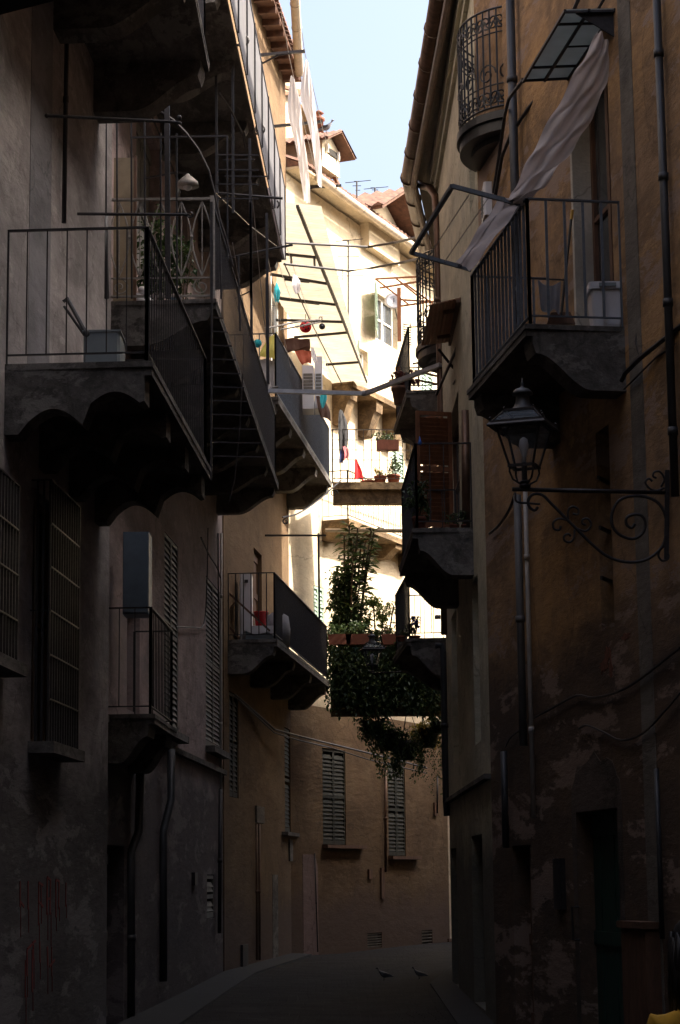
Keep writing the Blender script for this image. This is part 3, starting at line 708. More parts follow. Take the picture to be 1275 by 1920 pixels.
# balconies of L3
def l3bal(z, tag_, near, nyp, farx, fary, extx, mat_r, prof, nbk):
    p = at(near, nyp, 34.3); q = at(farx, fary, 42.0)
    s_ = balcony(B3, L3, (p.x, 34.3), (q.x, 41.95), z, .12, 1.06, .115, M['stone'], mat_r, nbk, .42, .28, prof, (True, False), tag_, r=.0085)
    return p, q, s_
zz = (at(522, 742, 34.3).z + at(622, 905, 42).z) / 2
p3, q3, s3 = l3bal(zz, 'long balcony with slate blue railing above the alley bend', 522, 742, 622, 905, 1.3, M['blueiron'], 0, 5)
z5 = at(520, 1200, 34.5).z
p5, q5, s5 = l3bal(z5, 'lower long balcony with dark railing and red bucket', 520, 1200, 618, 1292, 1.9, M['iron'], 0, 4)
# terraces that turn across the view (own slabs on the recessed house behind)
# --- L4
B4 = thing('building', 'sunlit cream house curving across the far end of the alley', 'house', (2, 49, 0))
o4a = L4a.op(605, 648, 1405, 1584, .2); o4b = L4b.op(728, 760, 1432, 1605, .2)
o4c = L4b.op(704, 745, 560, 645, .15); o4d = L4a.op(588, 607, 1100, 1170, .12)
v1 = L4b.op(689, 716, 1749, 1777, .08); v2 = L4c.op(791, 811, 1744, 1779, .08)
zr = at(613, 359, 43.2).z
zspl = 5.0
facade(L4a, -.5, zspl, [o4a], M['l3'], B4, body=6); facade(L4b, -.5, zspl, [o4b, v1], M['l3'], B4, body=6); facade(L4c, -.5, zspl, [v2], M['l3'], B4, body=6)
o4e = L4a.op(640, 652, 505, 535, .12); o4f = L4b.op(735, 757, 845, 905, .12)
o4g = L4c.op(790, 812, 700, 770, .12); o4h = L4b.op(668, 690, 655, 700, .12)
facade(L4a, zspl, zr, [o4d, o4e], M['l4'], B4, body=6); facade(L4b, zspl, zr, [o4c, o4f, o4h], M['l4'], B4, body=6); facade(L4c, zspl, zr, [o4g], M['l4'], B4, body=6)
facade(L4d, -.5, zr, [], M['l4'], B4, body=6)
shutters(L4a, o4a, M['endwood'], B4, -.05, 2, pitch=.08); shutters(L4b, o4b, M['endwood'], B4, -.05, 2, pitch=.08)
shutters(L4a, o4d, M['paleshutter'], B4, -.04, 2, pitch=.08)
shutters(L4a, o4e, M['paleshutter'], B4, -.04, 1, pitch=.07); shutters(L4b, o4f, M['paleshutter'], B4, -.04, 2, pitch=.08); shutters(L4c, o4g, M['paleshutter'], B4, -.04, 2, pitch=.08); window(L4b, o4h, B4); open_leaf(L4b, o4h[0], o4h[2], o4h[3], R(25), .5, M['paleshutter'], B4, -1)
window(L4b, o4c, B4); sill(L4a, [o4a[0], o4a[1] + .8, o4a[2], 0], B4, .05, .12, .07, M['wood']); sill(L4b, [o4b[0], o4b[1] + .6, o4b[2], 0], B4, .05, .12, .07, M['wood'])
open_leaf(L4b, o4c[0], o4c[2], o4c[3], R(20), .75, M['paleshutter'], B4, -1)
for W, o in ((L4b, v1), (L4c, v2)):
    mb = MB(); n = 6
    for i in range(n): z = o[2] + (o[3] - o[2]) * (i + .5) / n; wbox(mb, W, o[0], o[1], z - .012, z + .012, -.04, -.01)
    mb.build('cellar_vent', M['greyband'], B4); mb = MB(); mb.quad(W.P(o[0], o[2], -.1), W.P(o[1], o[2], -.1), W.P(o[1], o[3], -.1), W.P(o[0], o[3], -.1)); mb.build('vent_recess', M['dark'], B4)
mb = MB(); a, z = L4a.hit(568, 1700); a2, _ = L4a.hit(596, 1700); zt = L4a.hit(580, 1602)[1]
poly = [(a, .1), (a2, .1), (a2, zt - .25), (a2 - .08, zt - .08), (a2 - .25, zt), (a, zt)]
mb.prism([L4a.P(q[0], q[1], .006) for q in poly], L4a.n * -.03); mb.build('painted_panel', M['pinkband'], B4)
for (W, x0_, y0_, x1_, y1_, mt) in ((L4b, 689, 1630, 696, 1648, 'wood'), (L4b, 712, 1627, 719, 1685, 'wood'), (L4c, 812, 1505, 818, 1530, 'wood'), (L4c, 839, 1760, 844, 1775, 'wood'), (L3, 552, 1748, 566, 1792, 'wood'), (L3, 451, 1772, 461, 1812, 'iron')):
    a, z = W.hit(x0_, y0_); a2, z_ = W.hit(x1_, y1_); mb = MB(); wbox(mb, W, min(a, a2), max(a, a2), z_, z, -.02, .04); mb.build('meter_box', M[mt], B4 if W is not L3 else B3)
wpipe(L4b, 723, 1435, 723, 1635, .03, M['copper'], B4, .05); wpipe(L4c, 820, 1455, 820, 1525, .02, M['iron'], B4, .05)
wpipe(L4a, 590, 1600, 596, 1785, .012, M['iron'], B4, .03)
# eave, gutter, roof
def gutter(pts, r, mat, parent, name='gutter', straps=1.0):
    mb = MB(); mb.tube(pts, r, 12)
    for i in range(len(pts) - 1):
        d = V(pts[i + 1]) - V(pts[i]); k = max(1, int(d.length / straps))
        for j in range(k + 1): c = V(pts[i]) + d * j / k; e = d.normalized() * .015; mb.tube([c - e, c + e], r * 1.12, 12)
    return mb.build(name, mat, parent, True)
def roofstrip(Ws, z, over, parent, depth=4.5, rise=2.2, soff=None, raft=True):
    """eave board, rafters and tiled slope along a run of walls"""
    for W in Ws:
        mb = MB(); mb.prism([W.P(0, z + .02, over), W.P(W.len, z + .02, over), W.P(W.len, z + .02, -depth), W.P(0, z + .02, -depth)], (0, 0, .05)); mb.build('eave_soffit', soff or M['whitepaint'], parent)
        mb = MB(); k = int(W.len / .22); th = .07
        for i in range(k):
            a = W.len * i / k; a2 = W.len * (i + .92) / k; am = (a + a2) / 2
            mb.add([W.P(a, z + .10, over + .06), W.P(am, z + .17, over + .06), W.P(a2, z + .10, over + .06), W.P(a, z + .10 + rise, -depth), W.P(am, z + .17 + rise, -depth), W.P(a2, z + .10 + rise, -depth)],
                   [(0, 1, 4, 3), (1, 2, 5, 4), (0, 2, 1)])
        mb.prism([W.P(0, z + .075, over), W.P(0, z + .10, over), W.P(0, z + .09 + rise, -depth), W.P(0, z + .075, -depth)], W.u * W.len)
        mb.build('roof', M['tiles'], parent)
        if raft:
            k = int(W.len / .6)
            for i in range(k + 1): a = W.len * (i + .3) / (k + 1); MB().bar(W.P(a, z - .04, .0), W.P(a, z - .04, over), .09, .12).build('rafter', M['rafter'], parent)
roofstrip([L4a, L4b, L4c, L4d], zr + .05, .38, B4, soff=M['l4'], raft=False)
gp = [at(606, 350, 43.0), at(613, 359, 43.2)] ; ga = L4a.P(0, zr, .45); 
gutter([L4a.P(.6, zr + .02, .46), L4b.P(0, zr + .02, .46), L4c.P(0, zr + .02, .46), L4d.P(0, zr + .02, .46), L4d.P(9, zr + .02, .46)], .085, M['gutterbeige'], B4)
# L3/L2 roof with rafters
roofstrip([L3], z3r, .33, B3, soff=M['rafter']); roofstrip([L2], 17.6, .45, B2, soff=M['rafter'])
g0 = at(561, 135, 41.2); g1 = at(553, 0, 38.0)
d = (g1 - g0); gutter([g0, g0 + d * 3.5], .09, M['gutterbeige'], B3)

# terraces of the far house that turn across the view
def cross_balcony(pts, z, th, rail_pts, sp, mat_r, label, dropz=.0, r=.007, h=1.06):
    mb = MB(); mb.prism([V((p[0], p[1], z - th)) for p in pts], (0, 0, th)); mb.prism([V((p[0], p[1], z - th - .26)) + (V((0, .12, 0))) for p in (pts[0], pts[1])] + [V((pts[1][0], pts[1][1] + .4, z - th - .26)), V((pts[0][0], pts[0][1] + .4, z - th - .26))], (0, 0, .255))
    s_ = mb.build('balcony', M['brown_soffit'], B4); s_['label'] = label
    railing(rail_pts, z, h, sp, r, mat_r, s_)
    return s_
xq = q3.x + .02
c1 = cross_balcony([(xq, 42.0), (4.3, 42.3), (4.5, 43.2), (xq, 43.0)], zz, .14, [(xq, 42.05), (4.1, 42.35)], .15, M['iron'], 'balcony crossing the view with flower pots and washing on its railing')
mb = MB()
for k in range(3): z = zz + .45 + .2 * k; mb.bar((xq, 42.04, z), (4.1, 42.34, z), .012)
mb.build('railing', M['iron'], c1)
c2 = cross_balcony([(q5.x + .02, 42.0), (4.3, 42.3), (4.5, 43.2), (q5.x + .02, 43.0)], z5 - .25, .14, [(q5.x + .02, 42.05), (4.1, 42.35)], .15, M['iron'], 'plant covered balcony crossing the view at first floor')
# balconies along the bright curved facade
def l4bal(n_, f_, z, label, nb=4, drop=.5, rail=None, style=0, sp=.14, rails=True):
    W = Wall((-.1, 44), (2.46, 50), 'L')
    return balcony(B4, W, n_, f_, z, .12, 1.0, sp, M['brown_soffit'], rail or M['iron'], nb, drop, .35, style, (True, True), label, rails=rails)
e1 = at(655, 958, 43.3); e2 = at(750, 1024, 46.1)
l4bal((e1.x, 43.3), (at(800, 1055, 47.5).x, 47.5), (e1.z + e2.z) / 2, 'pale balcony with slender bars on the sunlit facade', 4, .3)
e3 = at(640, 722, 43.6)
l4bal((e3.x + .25, 43.9), (e3.x + 2.6, 49.3), e3.z + .15, 'high balcony with big rounded plaster corbels on the sunlit facade', 5, .75, rails=False)

# ------------------------------------------------------------------ buildings, right side
A1 = thing('building', 'ochre plastered house in the right foreground with peeling paint and green door', 'house', (4, 18, 0))
r_bd = R1.op(1078, 1146, 120, 606, .2); r_bd[2] = at(1100, 607, 17.6).z
r_gd = R1.op(1087, 1166, 1518, 2040, .2); r_gd[2] = .02
r_d2 = R1.op(965, 999, 1585, 1990, .2); r_d2[2] = .12
r_w1 = R1.op(1122, 1147, 800, 1182, .2)
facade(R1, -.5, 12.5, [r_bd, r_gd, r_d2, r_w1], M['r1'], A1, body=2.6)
mb = MB(); mb.prism([R1.P(0, -.5, -2.7), R1.P(R1.len, -.5, -2.7), R1.P(R1.len, -.5, -6), R1.P(0, -.5, -6)], (0, 0, 17.5)); mb.build('shade_block', M['r0'], A1)  # added unseen mass, its height set to shade the near left wall
door(R1, r_gd, M['greendoor'], A1, -.16, 6); door(R1, r_d2, M['wood'], A1, -.18, 4)
o = r_bd; mb = MB(); wbox(mb, R1, o[1] - .004, o[1] + .06, o[2], o[3], -.03, .02); mb.build('door_surround', M['pale'], A1)
mb = MB(); mb.quad(R1.P(o[1] - .002, o[2], -.001), R1.P(o[1] - .002, o[2], -.17), R1.P(o[1] - .002, o[3], -.17), R1.P(o[1] - .002, o[3], -.001)); mb.build('door_reveal', M['pale'], A1)
window(R1, [o[0], o[1], o[2], o[3]], A1, M['wood'], -.2, 1); window(R1, r_w1, A1, M['darkwood'], -.2, 2)
for zq in (.25, .5, .75): z = r_w1[2] + (r_w1[3] - r_w1[2]) * zq; MB().bar(R1.P(r_w1[1] + .0, z, -.1), R1.P(r_w1[1] - .25, z, .06), .02, .03).build('shutter_hinge', M['iron'], A1)
# painted strips, reveals and patches
a, _ = R1.hit(1192, 1000); a2, _ = R1.hit(1216, 1000); band(R1, a2, a, .1, 12, M['greyband'], A1, .006, 'corner_strip')
mb = MB(); a, z = R1.hit(1070, 1180); a2, z2_ = R1.hit(1196, 1400)
random.seed(3)
def blob(W, px0, py0, px1, py1, d, n=26, jag=.25):
    a0, z0 = W.hit(px0, py0); a1, z1 = W.hit(px1, py1); c = ((a0 + a1) / 2, (z0 + z1) / 2); ra, rz = abs(a0 - a1) / 2, abs(z0 - z1) / 2
    pts = [(c[0] + ra * math.cos(2 * math.pi * k / n) * (1 + random.uniform(-jag, jag)), c[1] + rz * math.sin(2 * math.pi * k / n) * (1 + random.uniform(-jag, jag))) for k in range(n)]
    return MB().prism([W.P(*q, d) for q in pts], W.n * -.03)
for q in ((1133, 1215, 1146, 1238), (1125, 1240, 1139, 1258), (1142, 1238, 1150, 1268), (1165, 1190, 1183, 1197)): blob(R1, *q, .004, 18, .5).build('exposed_brick', M['brickpatch'], A1)
mb = MB(); o = r_gd; oc_ = (o[0] + o[1]) / 2; ow_ = (o[1] - o[0]) / 2 + .13; poly = [(o[0] - .13, .1)] + [(oc_ - ow_ * math.cos(math.pi * q / 12), o[3] + .05 + (.40 + .05 * math.sin(q * 2.3)) * math.sin(math.pi * q / 12) ** .7) for q in range(13)] + [(o[1] + .13, .1), (o[1], .1), (o[1], o[3]), (o[0], o[3]), (o[0], .1)]
mb.prism([R1.P(q[0], q[1], .004) for q in poly], R1.n * -.03); mb.build('door_surround', M['doorband'], A1)
mb = MB(); p = R1.P(o[1] - .12, 0, .03); zh = at(1088, 1700, p.y).z
mb.tube([p + V((0, 0, zh)), p + R1.n * .06 + V((0, 0, zh)), p + R1.n * .06 + V((0, 0, zh - .28)), p + V((0, 0, zh - .28))], .012, 6); mb.build('door_handle', M['iron'], A1)
# pipes
pt = at(962, -20, 21.4); 
def vpipe(W, px, py, y0, y1, r, mat, parent, off=.08, **kw):
    a = W.hit(px, py, off)[0]; z0 = W.hit(px, y0, off)[1]; z1 = W.hit(px, y1, off)[1]
    return pipe([W.P(a, z0, off), W.P(a, z1, off)], r, mat, parent, **kw)
vpipe(R1, 964, 300, -60, 760, .045, M['lead'], A1); vpipe(R1, 974, 1100, 925, 1400, .038, M['pipegrey'], A1)
vpipe(R1, 992, 1200, 880, 1535, .022, M['whitepipe'], A1, .05, clamps=1.2)
vpipe(R1, 1250, 500, -40, 940, .032, M['lead'], A1, .05, clamps=.9)
vpipe(R1, 1236, 1600, 1440, 1760, .02, M['lead'], A1, .05)
vpipe(R1, 946, 1480, 1408, 1590, .035, M['lead'], A1)
mb = MB(); a, z = R1.hit(1046, 1610); a2, z2_ = R1.hit(1062, 1705); wbox(mb, R1, a2, a, z2_, z, -.02, .05); mb.build('letter_box', M['iron'], A1)
mb = MB(); a, z = R1.hit(1192, 1738); a2, z2_ = R1.hit(1238, 1740); wbox(mb, R1, a2, a, .0, z, -.02, .12); wbox(mb, R1, a2 - .03, a + .03, z, z + .05, -.02, .15)
mb.build('wooden_hatch', M['wood'], A1)
# wall flange rod beneath the balcony
mb = MB(); mb.tube([at(1165, 715, 17.15), at(1172, 700, 17.1), at(1200, 672, 16.7), at(1275, 612, 15.9), at(1300, 595, 15.6)], .02, 7); mb.build('iron_rod', M['iron'], A1)
mb = MB(); mb.tube([at(1198, 612, 17.0), at(1194, 640, 17.0), at(1202, 670, 16.95), at(1206, 690, 16.9)], .018, 7); mb.tube([at(1275, 640, 15.95), at(1230, 670, 16.5), at(1170, 730, 17.2)], .007, 5); mb.build('wall_hook', M['iron'], A1)
# balcony
nf = at(985, 607, 17.2); ff = at(878, 735, 19.6)
balR = balcony(A1, R1, (nf.x, 17.2), (ff.x, 19.6), nf.z, .1, 1.07, .145, M['stone'], M['blueiron'], 2, .44, .3, 0, label='stone balcony with blue grey iron railing and moulded corbel', r=.011)
# gutter end balcony: rounded ornate one
def round_balcony(parent, c, z, rx, ry, h, mat, label, ang0, ang1, n=28, tilt=0):
    c = V((c[0], c[1], 0)); P = lambda t_, zz_, k=1.0: c + V((math.cos(t_) * rx * k, math.sin(t_) * ry * k, zz_))
    T = [ang0 + (ang1 - ang0) * i / n for i in range(n + 1)]
    mb = MB(); poly = [P(t_, 0, 1.06) for t_ in T] + [P(ang1, 0, 0) ]
    mb.prism([p + V((0, 0, z - .08)) for p in poly], (0, 0, .08))
    for k, (sc, dz) in enumerate(((.95, .16), (.75, .24), (.45, .34))): mb.prism([c + (p - c) * sc + V((0, 0, z - .082 - dz * .7)) for p in poly], (0, 0, dz * .7))
    s_ = mb.build('balcony', M['black'], parent); s_['label'] = label
    mb = MB()
    for zz_ in (.06, .3, h - .26, h): mb.tube([P(t_, z + zz_) for t_ in T], .012 if zz_ in (.06, h) else .008, 6)
    for i, t_ in enumerate(T):
        mb.bar(P(t_, z + .06), P(t_, z + h), .018)
        if i < n:
            tm = (t_ + T[i + 1]) / 2; u = V((-math.sin(tm) * rx, math.cos(tm) * ry, 0)).normalized()
            for zc_ in (h - .13, .18): mb.tube(spiral(P(tm, z + zc_), u, V((0, 0, 1)), .095, 1.3, i * 3.14, 14, 1 if i % 2 else -1), .010, 4)
            if i % 3 == 0: mb.tube(spiral(P(tm, z + .42), u, V((0, 0, 1)), .12, 1.5, 0, 18, 1), .010, 4)
    mb.build('railing', mat, s_); return s_
cz = at(915, 255, 22.0).z
round_balcony(A1, (1.93, 22.0), cz, .58, .80, 1.12, M['black'], 'rounded black wrought iron balcony with scrollwork beside the drainpipe', R(95), R(262), 22)
# --- R2
A2 = thing('building', 'pale yellow house second on the right with copper gutter', 'house', (4, 26, 0))
w1 = R2.op(848, 858, 1145, 1430, .2); w2 = R2.op(888, 899, 1078, 1396, .2); w3 = R2.op(846, 858, 1590, 1850, .2); w4 = R2.op(887, 907, 1565, 1882, .2)
w5 = R2.op(840, 849, 310, 345, .15); w6 = R2.op(880, 890, 270, 385, .15); w7 = R2.op(835, 862, 770, 1000, .15)
w3[2] = .2; w4[2] = .2
corner = at(766, 333, 30.3); zr2 = corner.z
facade(R2, -.5, zr2, [w1, w2, w3, w4, w6, w7], M['r2'], A2, body=3.2)
mb = MB(); mb.prism([R2.P(0, -.5, -3.3), R2.P(R2.len + 2.0, -.5, -3.3), R2.P(R2.len + 2.0, -.5, -7), R2.P(0, -.5, -7)], (0, 0, 17.6)); mb.build('shade_block', M['r0'], A2)  # added unseen mass, raised to shade the upper left parapet
for o in (w1, w2, w6): window(R2, o, A2, M['whitepaint'])
door(R2, w3, M['wood'], A2); door(R2, w4, M['wood'], A2); window(R2, w7, A2, M['wood'])
zb_ = (R2.hit(840, 1510)[1] + R2.hit(924, 1436)[1]) / 2
mb = MB(); wbox(mb, R2, 0, R2.len, zb_ - .05, zb_, -.05, .07); mb.build('string_course', M['stone'], A2)
open_leaf(R2, R2.hit(852, 900)[0], at(820, 990, 27.5).z, at(820, 775, 27.5).z, R(75), .48, M['orangewood'], A2, -1)
open_leaf(R2, w7[1] + .02, at(820, 990, 27.5).z + .05, at(845, 730, 28.0).z, R(28), .5, M['orangewood'], A2, 1)
# eave / gutter, following the corner
ox = corner.x
mb = MB(); P_ = [V((R2.P(0, 0).x, 22.5, 0)), V((R2.P(0, 0).x, 30, 0))]
rr = .11
g_a = V((at(824, 0, 24.3).x, 22.5, zr2)); g_b = V((ox, 30.3, zr2)); g_c = at(800, 475, 34.4); g_c.z = zr2
mb = MB(); mb.add([V((1.56, 22.5, zr2 + .02)), V((1.5, 30.0, zr2 + .02)), g_b + V((.1, -.1, .06)), g_a + V((.1, 0, .06)), V((1.56, 22.5, zr2 + .10)), V((1.5, 30.0, zr2 + .10)), g_b + V((.1, -.1, .12)), g_a + V((.1, 0, .12))], [(0, 1, 2, 3), (7, 6, 5, 4), (0, 3, 7, 4), (1, 5, 6, 2), (3, 2, 6, 7)]); mb.build('eave_soffit', M['pale'], A2)
mb = MB(); mb.add([V((1.5, 30.0, zr2 + .02)), V((2.1, 36, zr2 + .02)), g_c + V((.1, 0, .06)), g_b + V((.1, -.1, .06)), V((1.5, 30.0, zr2 + .10)), V((2.1, 36, zr2 + .10)), g_c + V((.1, 0, .12)), g_b + V((.1, -.1, .12))], [(0, 1, 2, 3), (7, 6, 5, 4), (0, 3, 7, 4), (1, 5, 6, 2), (3, 2, 6, 7)]); mb.build('eave_soffit', M['pale'], A2)
mb = MB(); wbox(mb, R2, 0, R2.len, zr2 - .22, zr2 + .015, -.05, .10); wbox(mb, R2, 0, R2.len, zr2 - .34, zr2 - .221, -.05, .05); mb.build('cornice', M['r2'], A2)
gutter([g_a + V((0, -.0, .02)), g_b, g_c], rr, M['copper'], A2)
mb = MB(); mb.tube([g_a + V((.09, 0, -.12)), g_b + V((.07, 0, -.12)), g_c + V((.09, 0, -.12))], .05, 8); mb.build('gutter_board', M['copper'], A2)
for W in (R2,): 
    mb = MB(); mb.prism([V((ox + .05, 22.5, zr2 + .13)), V((1.2 + 3.5, 22.5, zr2 + 1.9)), V((1.2 + 3.5, 22.5, zr2 + .13))], (0, 7.7, 0)); mb.build('roof', M['tiles'], A2)
dp = at(778, 345, 30.6); 
pipe([V((ox + .03, 30.9, zr2 - .05)), at(779, 338, 31.0), at(790, 348, 30.4), at(806, 352, 29.9), at(816, 368, 29.75), at(820, 420, 29.7), at(832, 1000, 29.7), at(834, 1190, 29.7)], .055, M['copper'], A2, clamps=2.2)
pipe([at(815, 1157, 29.6), at(826, 1157, 29.6)], .03, M['whitepipe'], A2); pipe([at(816, 1211, 29.6), at(828, 1210, 29.6), at(831, 1222, 29.6), at(836, 1500, 29.6), at(838, 1530, 29.6)], .045, M['lead'], A2)
pipe([at(873, 770, 24.6), at(874, 995, 24.6)], .05, M['copper'], A2)
# --- R2 balcony
nf = at(774, 990, 24.3); ff = at(749, 1058, 27.4)
balcony(A2, R2, (nf.x, 24.3), (ff.x, 27.4), nf.z, .12, .98, .15, M['stone'], M['iron'], 2, .42, .35, 0, label='stone balcony with pots, dark railing and open brown shutter')
# --- R3
A3 = thing('building', 'shaded house round the corner on the right', 'house', (5, 34, 0))
facade(R3a, -.5, zr2, [], M['r2'], A3, body=2); facade(R3b, -.5, 9.7, [], M['r2'], A3, body=2)
mb = MB(); mb.box((4.9, 32.1, -.5), (9, 40.5, 16.5)); mb.build('shade_block', M['r0'], A3)  # added unseen mass that keeps sun off the third left house
A4 = thing('building', 'lower house beyond the corner on the right', 'house', (8, 50, 0))
facade(R4, -.5, 10.0, [], M['r0'], A4, body=4)
for (z_py, lab) in ((732, 'balcony at the corner with plant box and dark railing'), (1197, 'low balcony at the corner crowded with potted plants')):
    nf = at(762, z_py, 32.4); ff = at(738, z_py + 38, 35.2)
    balcony(A3, R3a, (nf.x, 32.4), (ff.x, 35.2), nf.z, .11, 1.0, .14, M['stone'], M['iron'], 2, .45, .45, 0, label=lab)
cz = at(812, 655, 30.9).z
round_balcony(A3, (1.84, 30.9), cz, .62, .8, 1.32, M['black'], 'far rounded black iron balcony with scrollwork', R(100), R(268), 22)

# ================================================================== smaller things
def crv(pts, k=5):
    """Catmull-Rom through points"""
    P = [V(p) for p in pts]; P = [P[0] * 2 - P[1]] + P + [P[-1] * 2 - P[-2]]; out = []
    for i in range(1, len(P) - 2):
        a, b_, c, d = P[i - 1:i + 3]
        for j in range(k):
            t_ = j / k; out.append(.5 * ((2 * b_) + (c - a) * t_ + (2 * a - 5 * b_ + 4 * c - d) * t_ * t_ + (3 * b_ - a - 3 * c + d) * t_ ** 3))
    out.append(P[-2]); return out
def lantern(base, sc, rot, label, armpts=None, plate=None, scrolls=None, group=None):
    """four sided street lantern standing on the tip of a wall arm"""
    t_ = thing('street_lamp', label, 'street lamp', base, group)
    def L4(prof, mat, name, n=4, par=t_):
        mb = MB(); m = len(prof)
        for r_, z in prof:
            for k in range(n): a = 2 * math.pi * (k + .5) / n + rot; q = math.sqrt(2) if n == 4 else 1; mb.v.append(V(base) + V((r_ * q * math.cos(a), r_ * q * math.sin(a), z)) * sc)
        for i in range(m - 1):
            for k in range(n): mb.f.append([i * n + k, i * n + (k + 1) % n, (i + 1) * n + (k + 1) % n, (i + 1) * n + k])
        return mb, mb.build(name, mat, par, n > 4)
    c4 = lambda r_, z, k: V(base) + V((r_ * 1.414 * math.cos(2 * math.pi * (k + .5) / 4 + rot), r_ * 1.414 * math.sin(2 * math.pi * (k + .5) / 4 + rot), z)) * sc
    # frame: corner bars, rims
    mb = MB()
    for k in range(4):
        mb.bar(c4(.095, .165, k), c4(.175, .475, k), .014 * sc); mb.bar(c4(.205, .50, k), c4(.115, .605, k), .014 * sc)
        for r_, z, w_ in ((.098, .165, .022), (.178, .475, .02), (.21, .50, .022), (.118, .605, .02)): mb.bar(c4(r_, z, k), c4(r_, z, (k + 1) % 4), w_ * sc)
        mb.tube([c4(.02, .02, k), c4(.075, .06, k), c4(.095, .12, k), c4(.092, .165, k)], .008 * sc, 5)
        mb.ball(c4(.21, .53, k), .012 * sc, 6); mb.ball(c4(.118, .625, k), .011 * sc, 6)
        mb.prism([c4(.21, .50, k), c4(.235, .47, k), c4(.235, .47, (k + 1) % 4), c4(.21, .50, (k + 1) % 4)], V((0, 0, .008)) * sc)
    mb.tube([V(base) + V((0, 0, 0)) * sc, V(base) + V((0, 0, .2)) * sc], .022 * sc, 8)
    mb.lathe([(.045 * sc, 0), (.05 * sc, .012 * sc), (.03 * sc, .03 * sc), (.045 * sc, .045 * sc), (.02 * sc, .06 * sc)], base, 10)
    mb.build('lantern_frame', M['iron'], t_)
    L4([(.092, .17), (.172, .475)], M['glass'], 'glass_pane'); L4([(.205, .505), (.115, .605)], M['glass'], 'roof_glass')
    mb = MB(); mb.lathe([(q[0] * sc, q[1] * sc) for q in ((.118, .605), (.10, .62), (.07, .65), (.055, .69), (.052, .735), (.06, .74), (.085, .745), (.078, .765), (.05, .79), (.018, .80), (.012, .82), (.018, .83), (.006, .85), (.003, .88))], base, 18)
    mb.build('lantern_cap', M['lead'], t_, True)
    mb = MB(); mb.lathe([(q[0] * sc, q[1] * sc) for q in ((.016, .2), (.018, .25), (.035, .30), (.04, .34), (.03, .385), (.008, .40))], base, 12); mb.build('bulb', M['white'], t_, True)
    if armpts:
        mb = MB()
        for pts, r_ in armpts: mb.tube(crv(pts, 4) if len(pts) > 3 else pts, r_, 7)
        mb.build('wall_bracket', M['iron'], t_, True)
    if plate:
        mb = MB(); mb.bar(plate[0], plate[1], .035, .02); mb.build('wall_plate', M['iron'], t_)
    return t_
Z5 = lambda x, y, Y=16.3: at(740 + x / 2.383, 680 + y / 2.383, Y)
arms = [([Z5(525, 565), Z5(1210, 580)], .017)]
for pts in ([(540, 585), (545, 620), (600, 628), (650, 632)],
            [(640, 645), (625, 660), (602, 645), (597, 612), (620, 588), (660, 592), (700, 630), (760, 690), (820, 750), (880, 810), (950, 865), (1030, 890), (1110, 885), (1170, 850), (1205, 800), (1215, 720), (1195, 650), (1150, 610), (1080, 595), (1010, 610), (975, 660), (970, 720), (1000, 765), (1060, 788), (1105, 765), (1120, 720), (1105, 685), (1070, 678), (1037, 692), (1035, 722), (1058, 738), (1072, 720)],
            [(815, 742), (855, 752), (878, 725), (865, 698), (842, 700), (838, 718), (855, 725)],
            [(775, 700), (775, 660), (795, 643), (820, 655), (818, 678), (795, 675)],
            [(775, 705), (735, 697), (708, 715), (712, 742), (735, 748), (742, 730)],
            [(805, 745), (800, 785), (782, 802), (760, 795), (757, 775), (775, 765), (788, 775)],
            [(1205, 560), (1170, 572), (1140, 562), (1120, 535), (1135, 518), (1152, 530)],
            [(1190, 555), (1205, 520), (1185, 487), (1160, 490), (1155, 508), (1170, 515)],
            [(1218, 815), (1190, 830), (1178, 860), (1195, 885), (1220, 878), (1222, 855), (1205, 850)]):
    arms.append(([Z5(*q) for q in pts], .012 if len(pts) > 8 else .009))
lantern(at(984, 914, 16.3), .97, R(-20), 'large black lantern on a scrolled iron bracket on the ochre right wall', arms, (Z5(1218, 480), Z5(1214, 880)))
b2 = at(698, 1262, 35.5); q2 = R3a.P(R3a.hit(860, 1255)[0], b2.z + .03, 0)
lantern(b2, .80, R(8), 'small distant lantern hanging in front of the plant covered balcony', [([b2, V((1.95, 35.5, b2.z + .05))], .012)], (V((1.98, 35.5, b2.z - .2)), V((1.98, 35.5, b2.z + .3))))

# glass canopy over the right balcony door
cw0 = R1.P(*R1.hit(1152, 18)); cw1 = R1.P(*R1.hit(1066, 145)); co0 = at(1058, 20, cw0.y); co1 = at(982, 149, cw1.y)
can = thing('glass_canopy', 'frosted glass canopy on iron frame above the balcony door', 'canopy', cw0)
mb = MB(); mb.prism([cw0, co0, co1, cw1], (0, 0, .012)); mb.build('glass_panel', M['frost'], can)
mb = MB()
lp = lambda s_, t_: (cw0 + (co0 - cw0) * s_) * (1 - t_) + (cw1 + (co1 - cw1) * s_) * t_ - V((0, 0, .012))
for s_ in (0, .52, 1): mb.bar(lp(s_, -.02), lp(s_, 1.02), .022)
for t_ in (0, .17, .8, 1): mb.bar(lp(-.02, t_), lp(1.02, t_), .02)
mb.bar(lp(.5, .5), lp(.02, .5), .014)
mb.prism([lp(-.03, 0.02), lp(.75, 0.02), lp(-.03, .02) - V((0, 0, .22))], (0, .02, 0))
mb.build('canopy_frame', M['iron'], can)
mb = MB()
for pts in ([(981, 149, 19.7), (954, 185, 20.3), (946, 218, 20.7), (937, 285, 21.3), (925, 361, 21.6)], [(1034, 151, 19.7), (992, 201, 20.2), (958, 252, 20.7), (941, 294, 21.1), (929, 365, 21.5)]): mb = MB(); mb.tube([at(*q) for q in pts], .018, 7); mb.build('support_rod', M['iron'], can)
mb = MB(); mb.tube([at(1110, -60, 17.4), at(1075, 20, 17.6)], .018, 6); mb.tube([at(1160, -50, 17.0), at(1120, 20, 17.4)], .014, 6)
mb.build('support_rod', M['iron'], can)
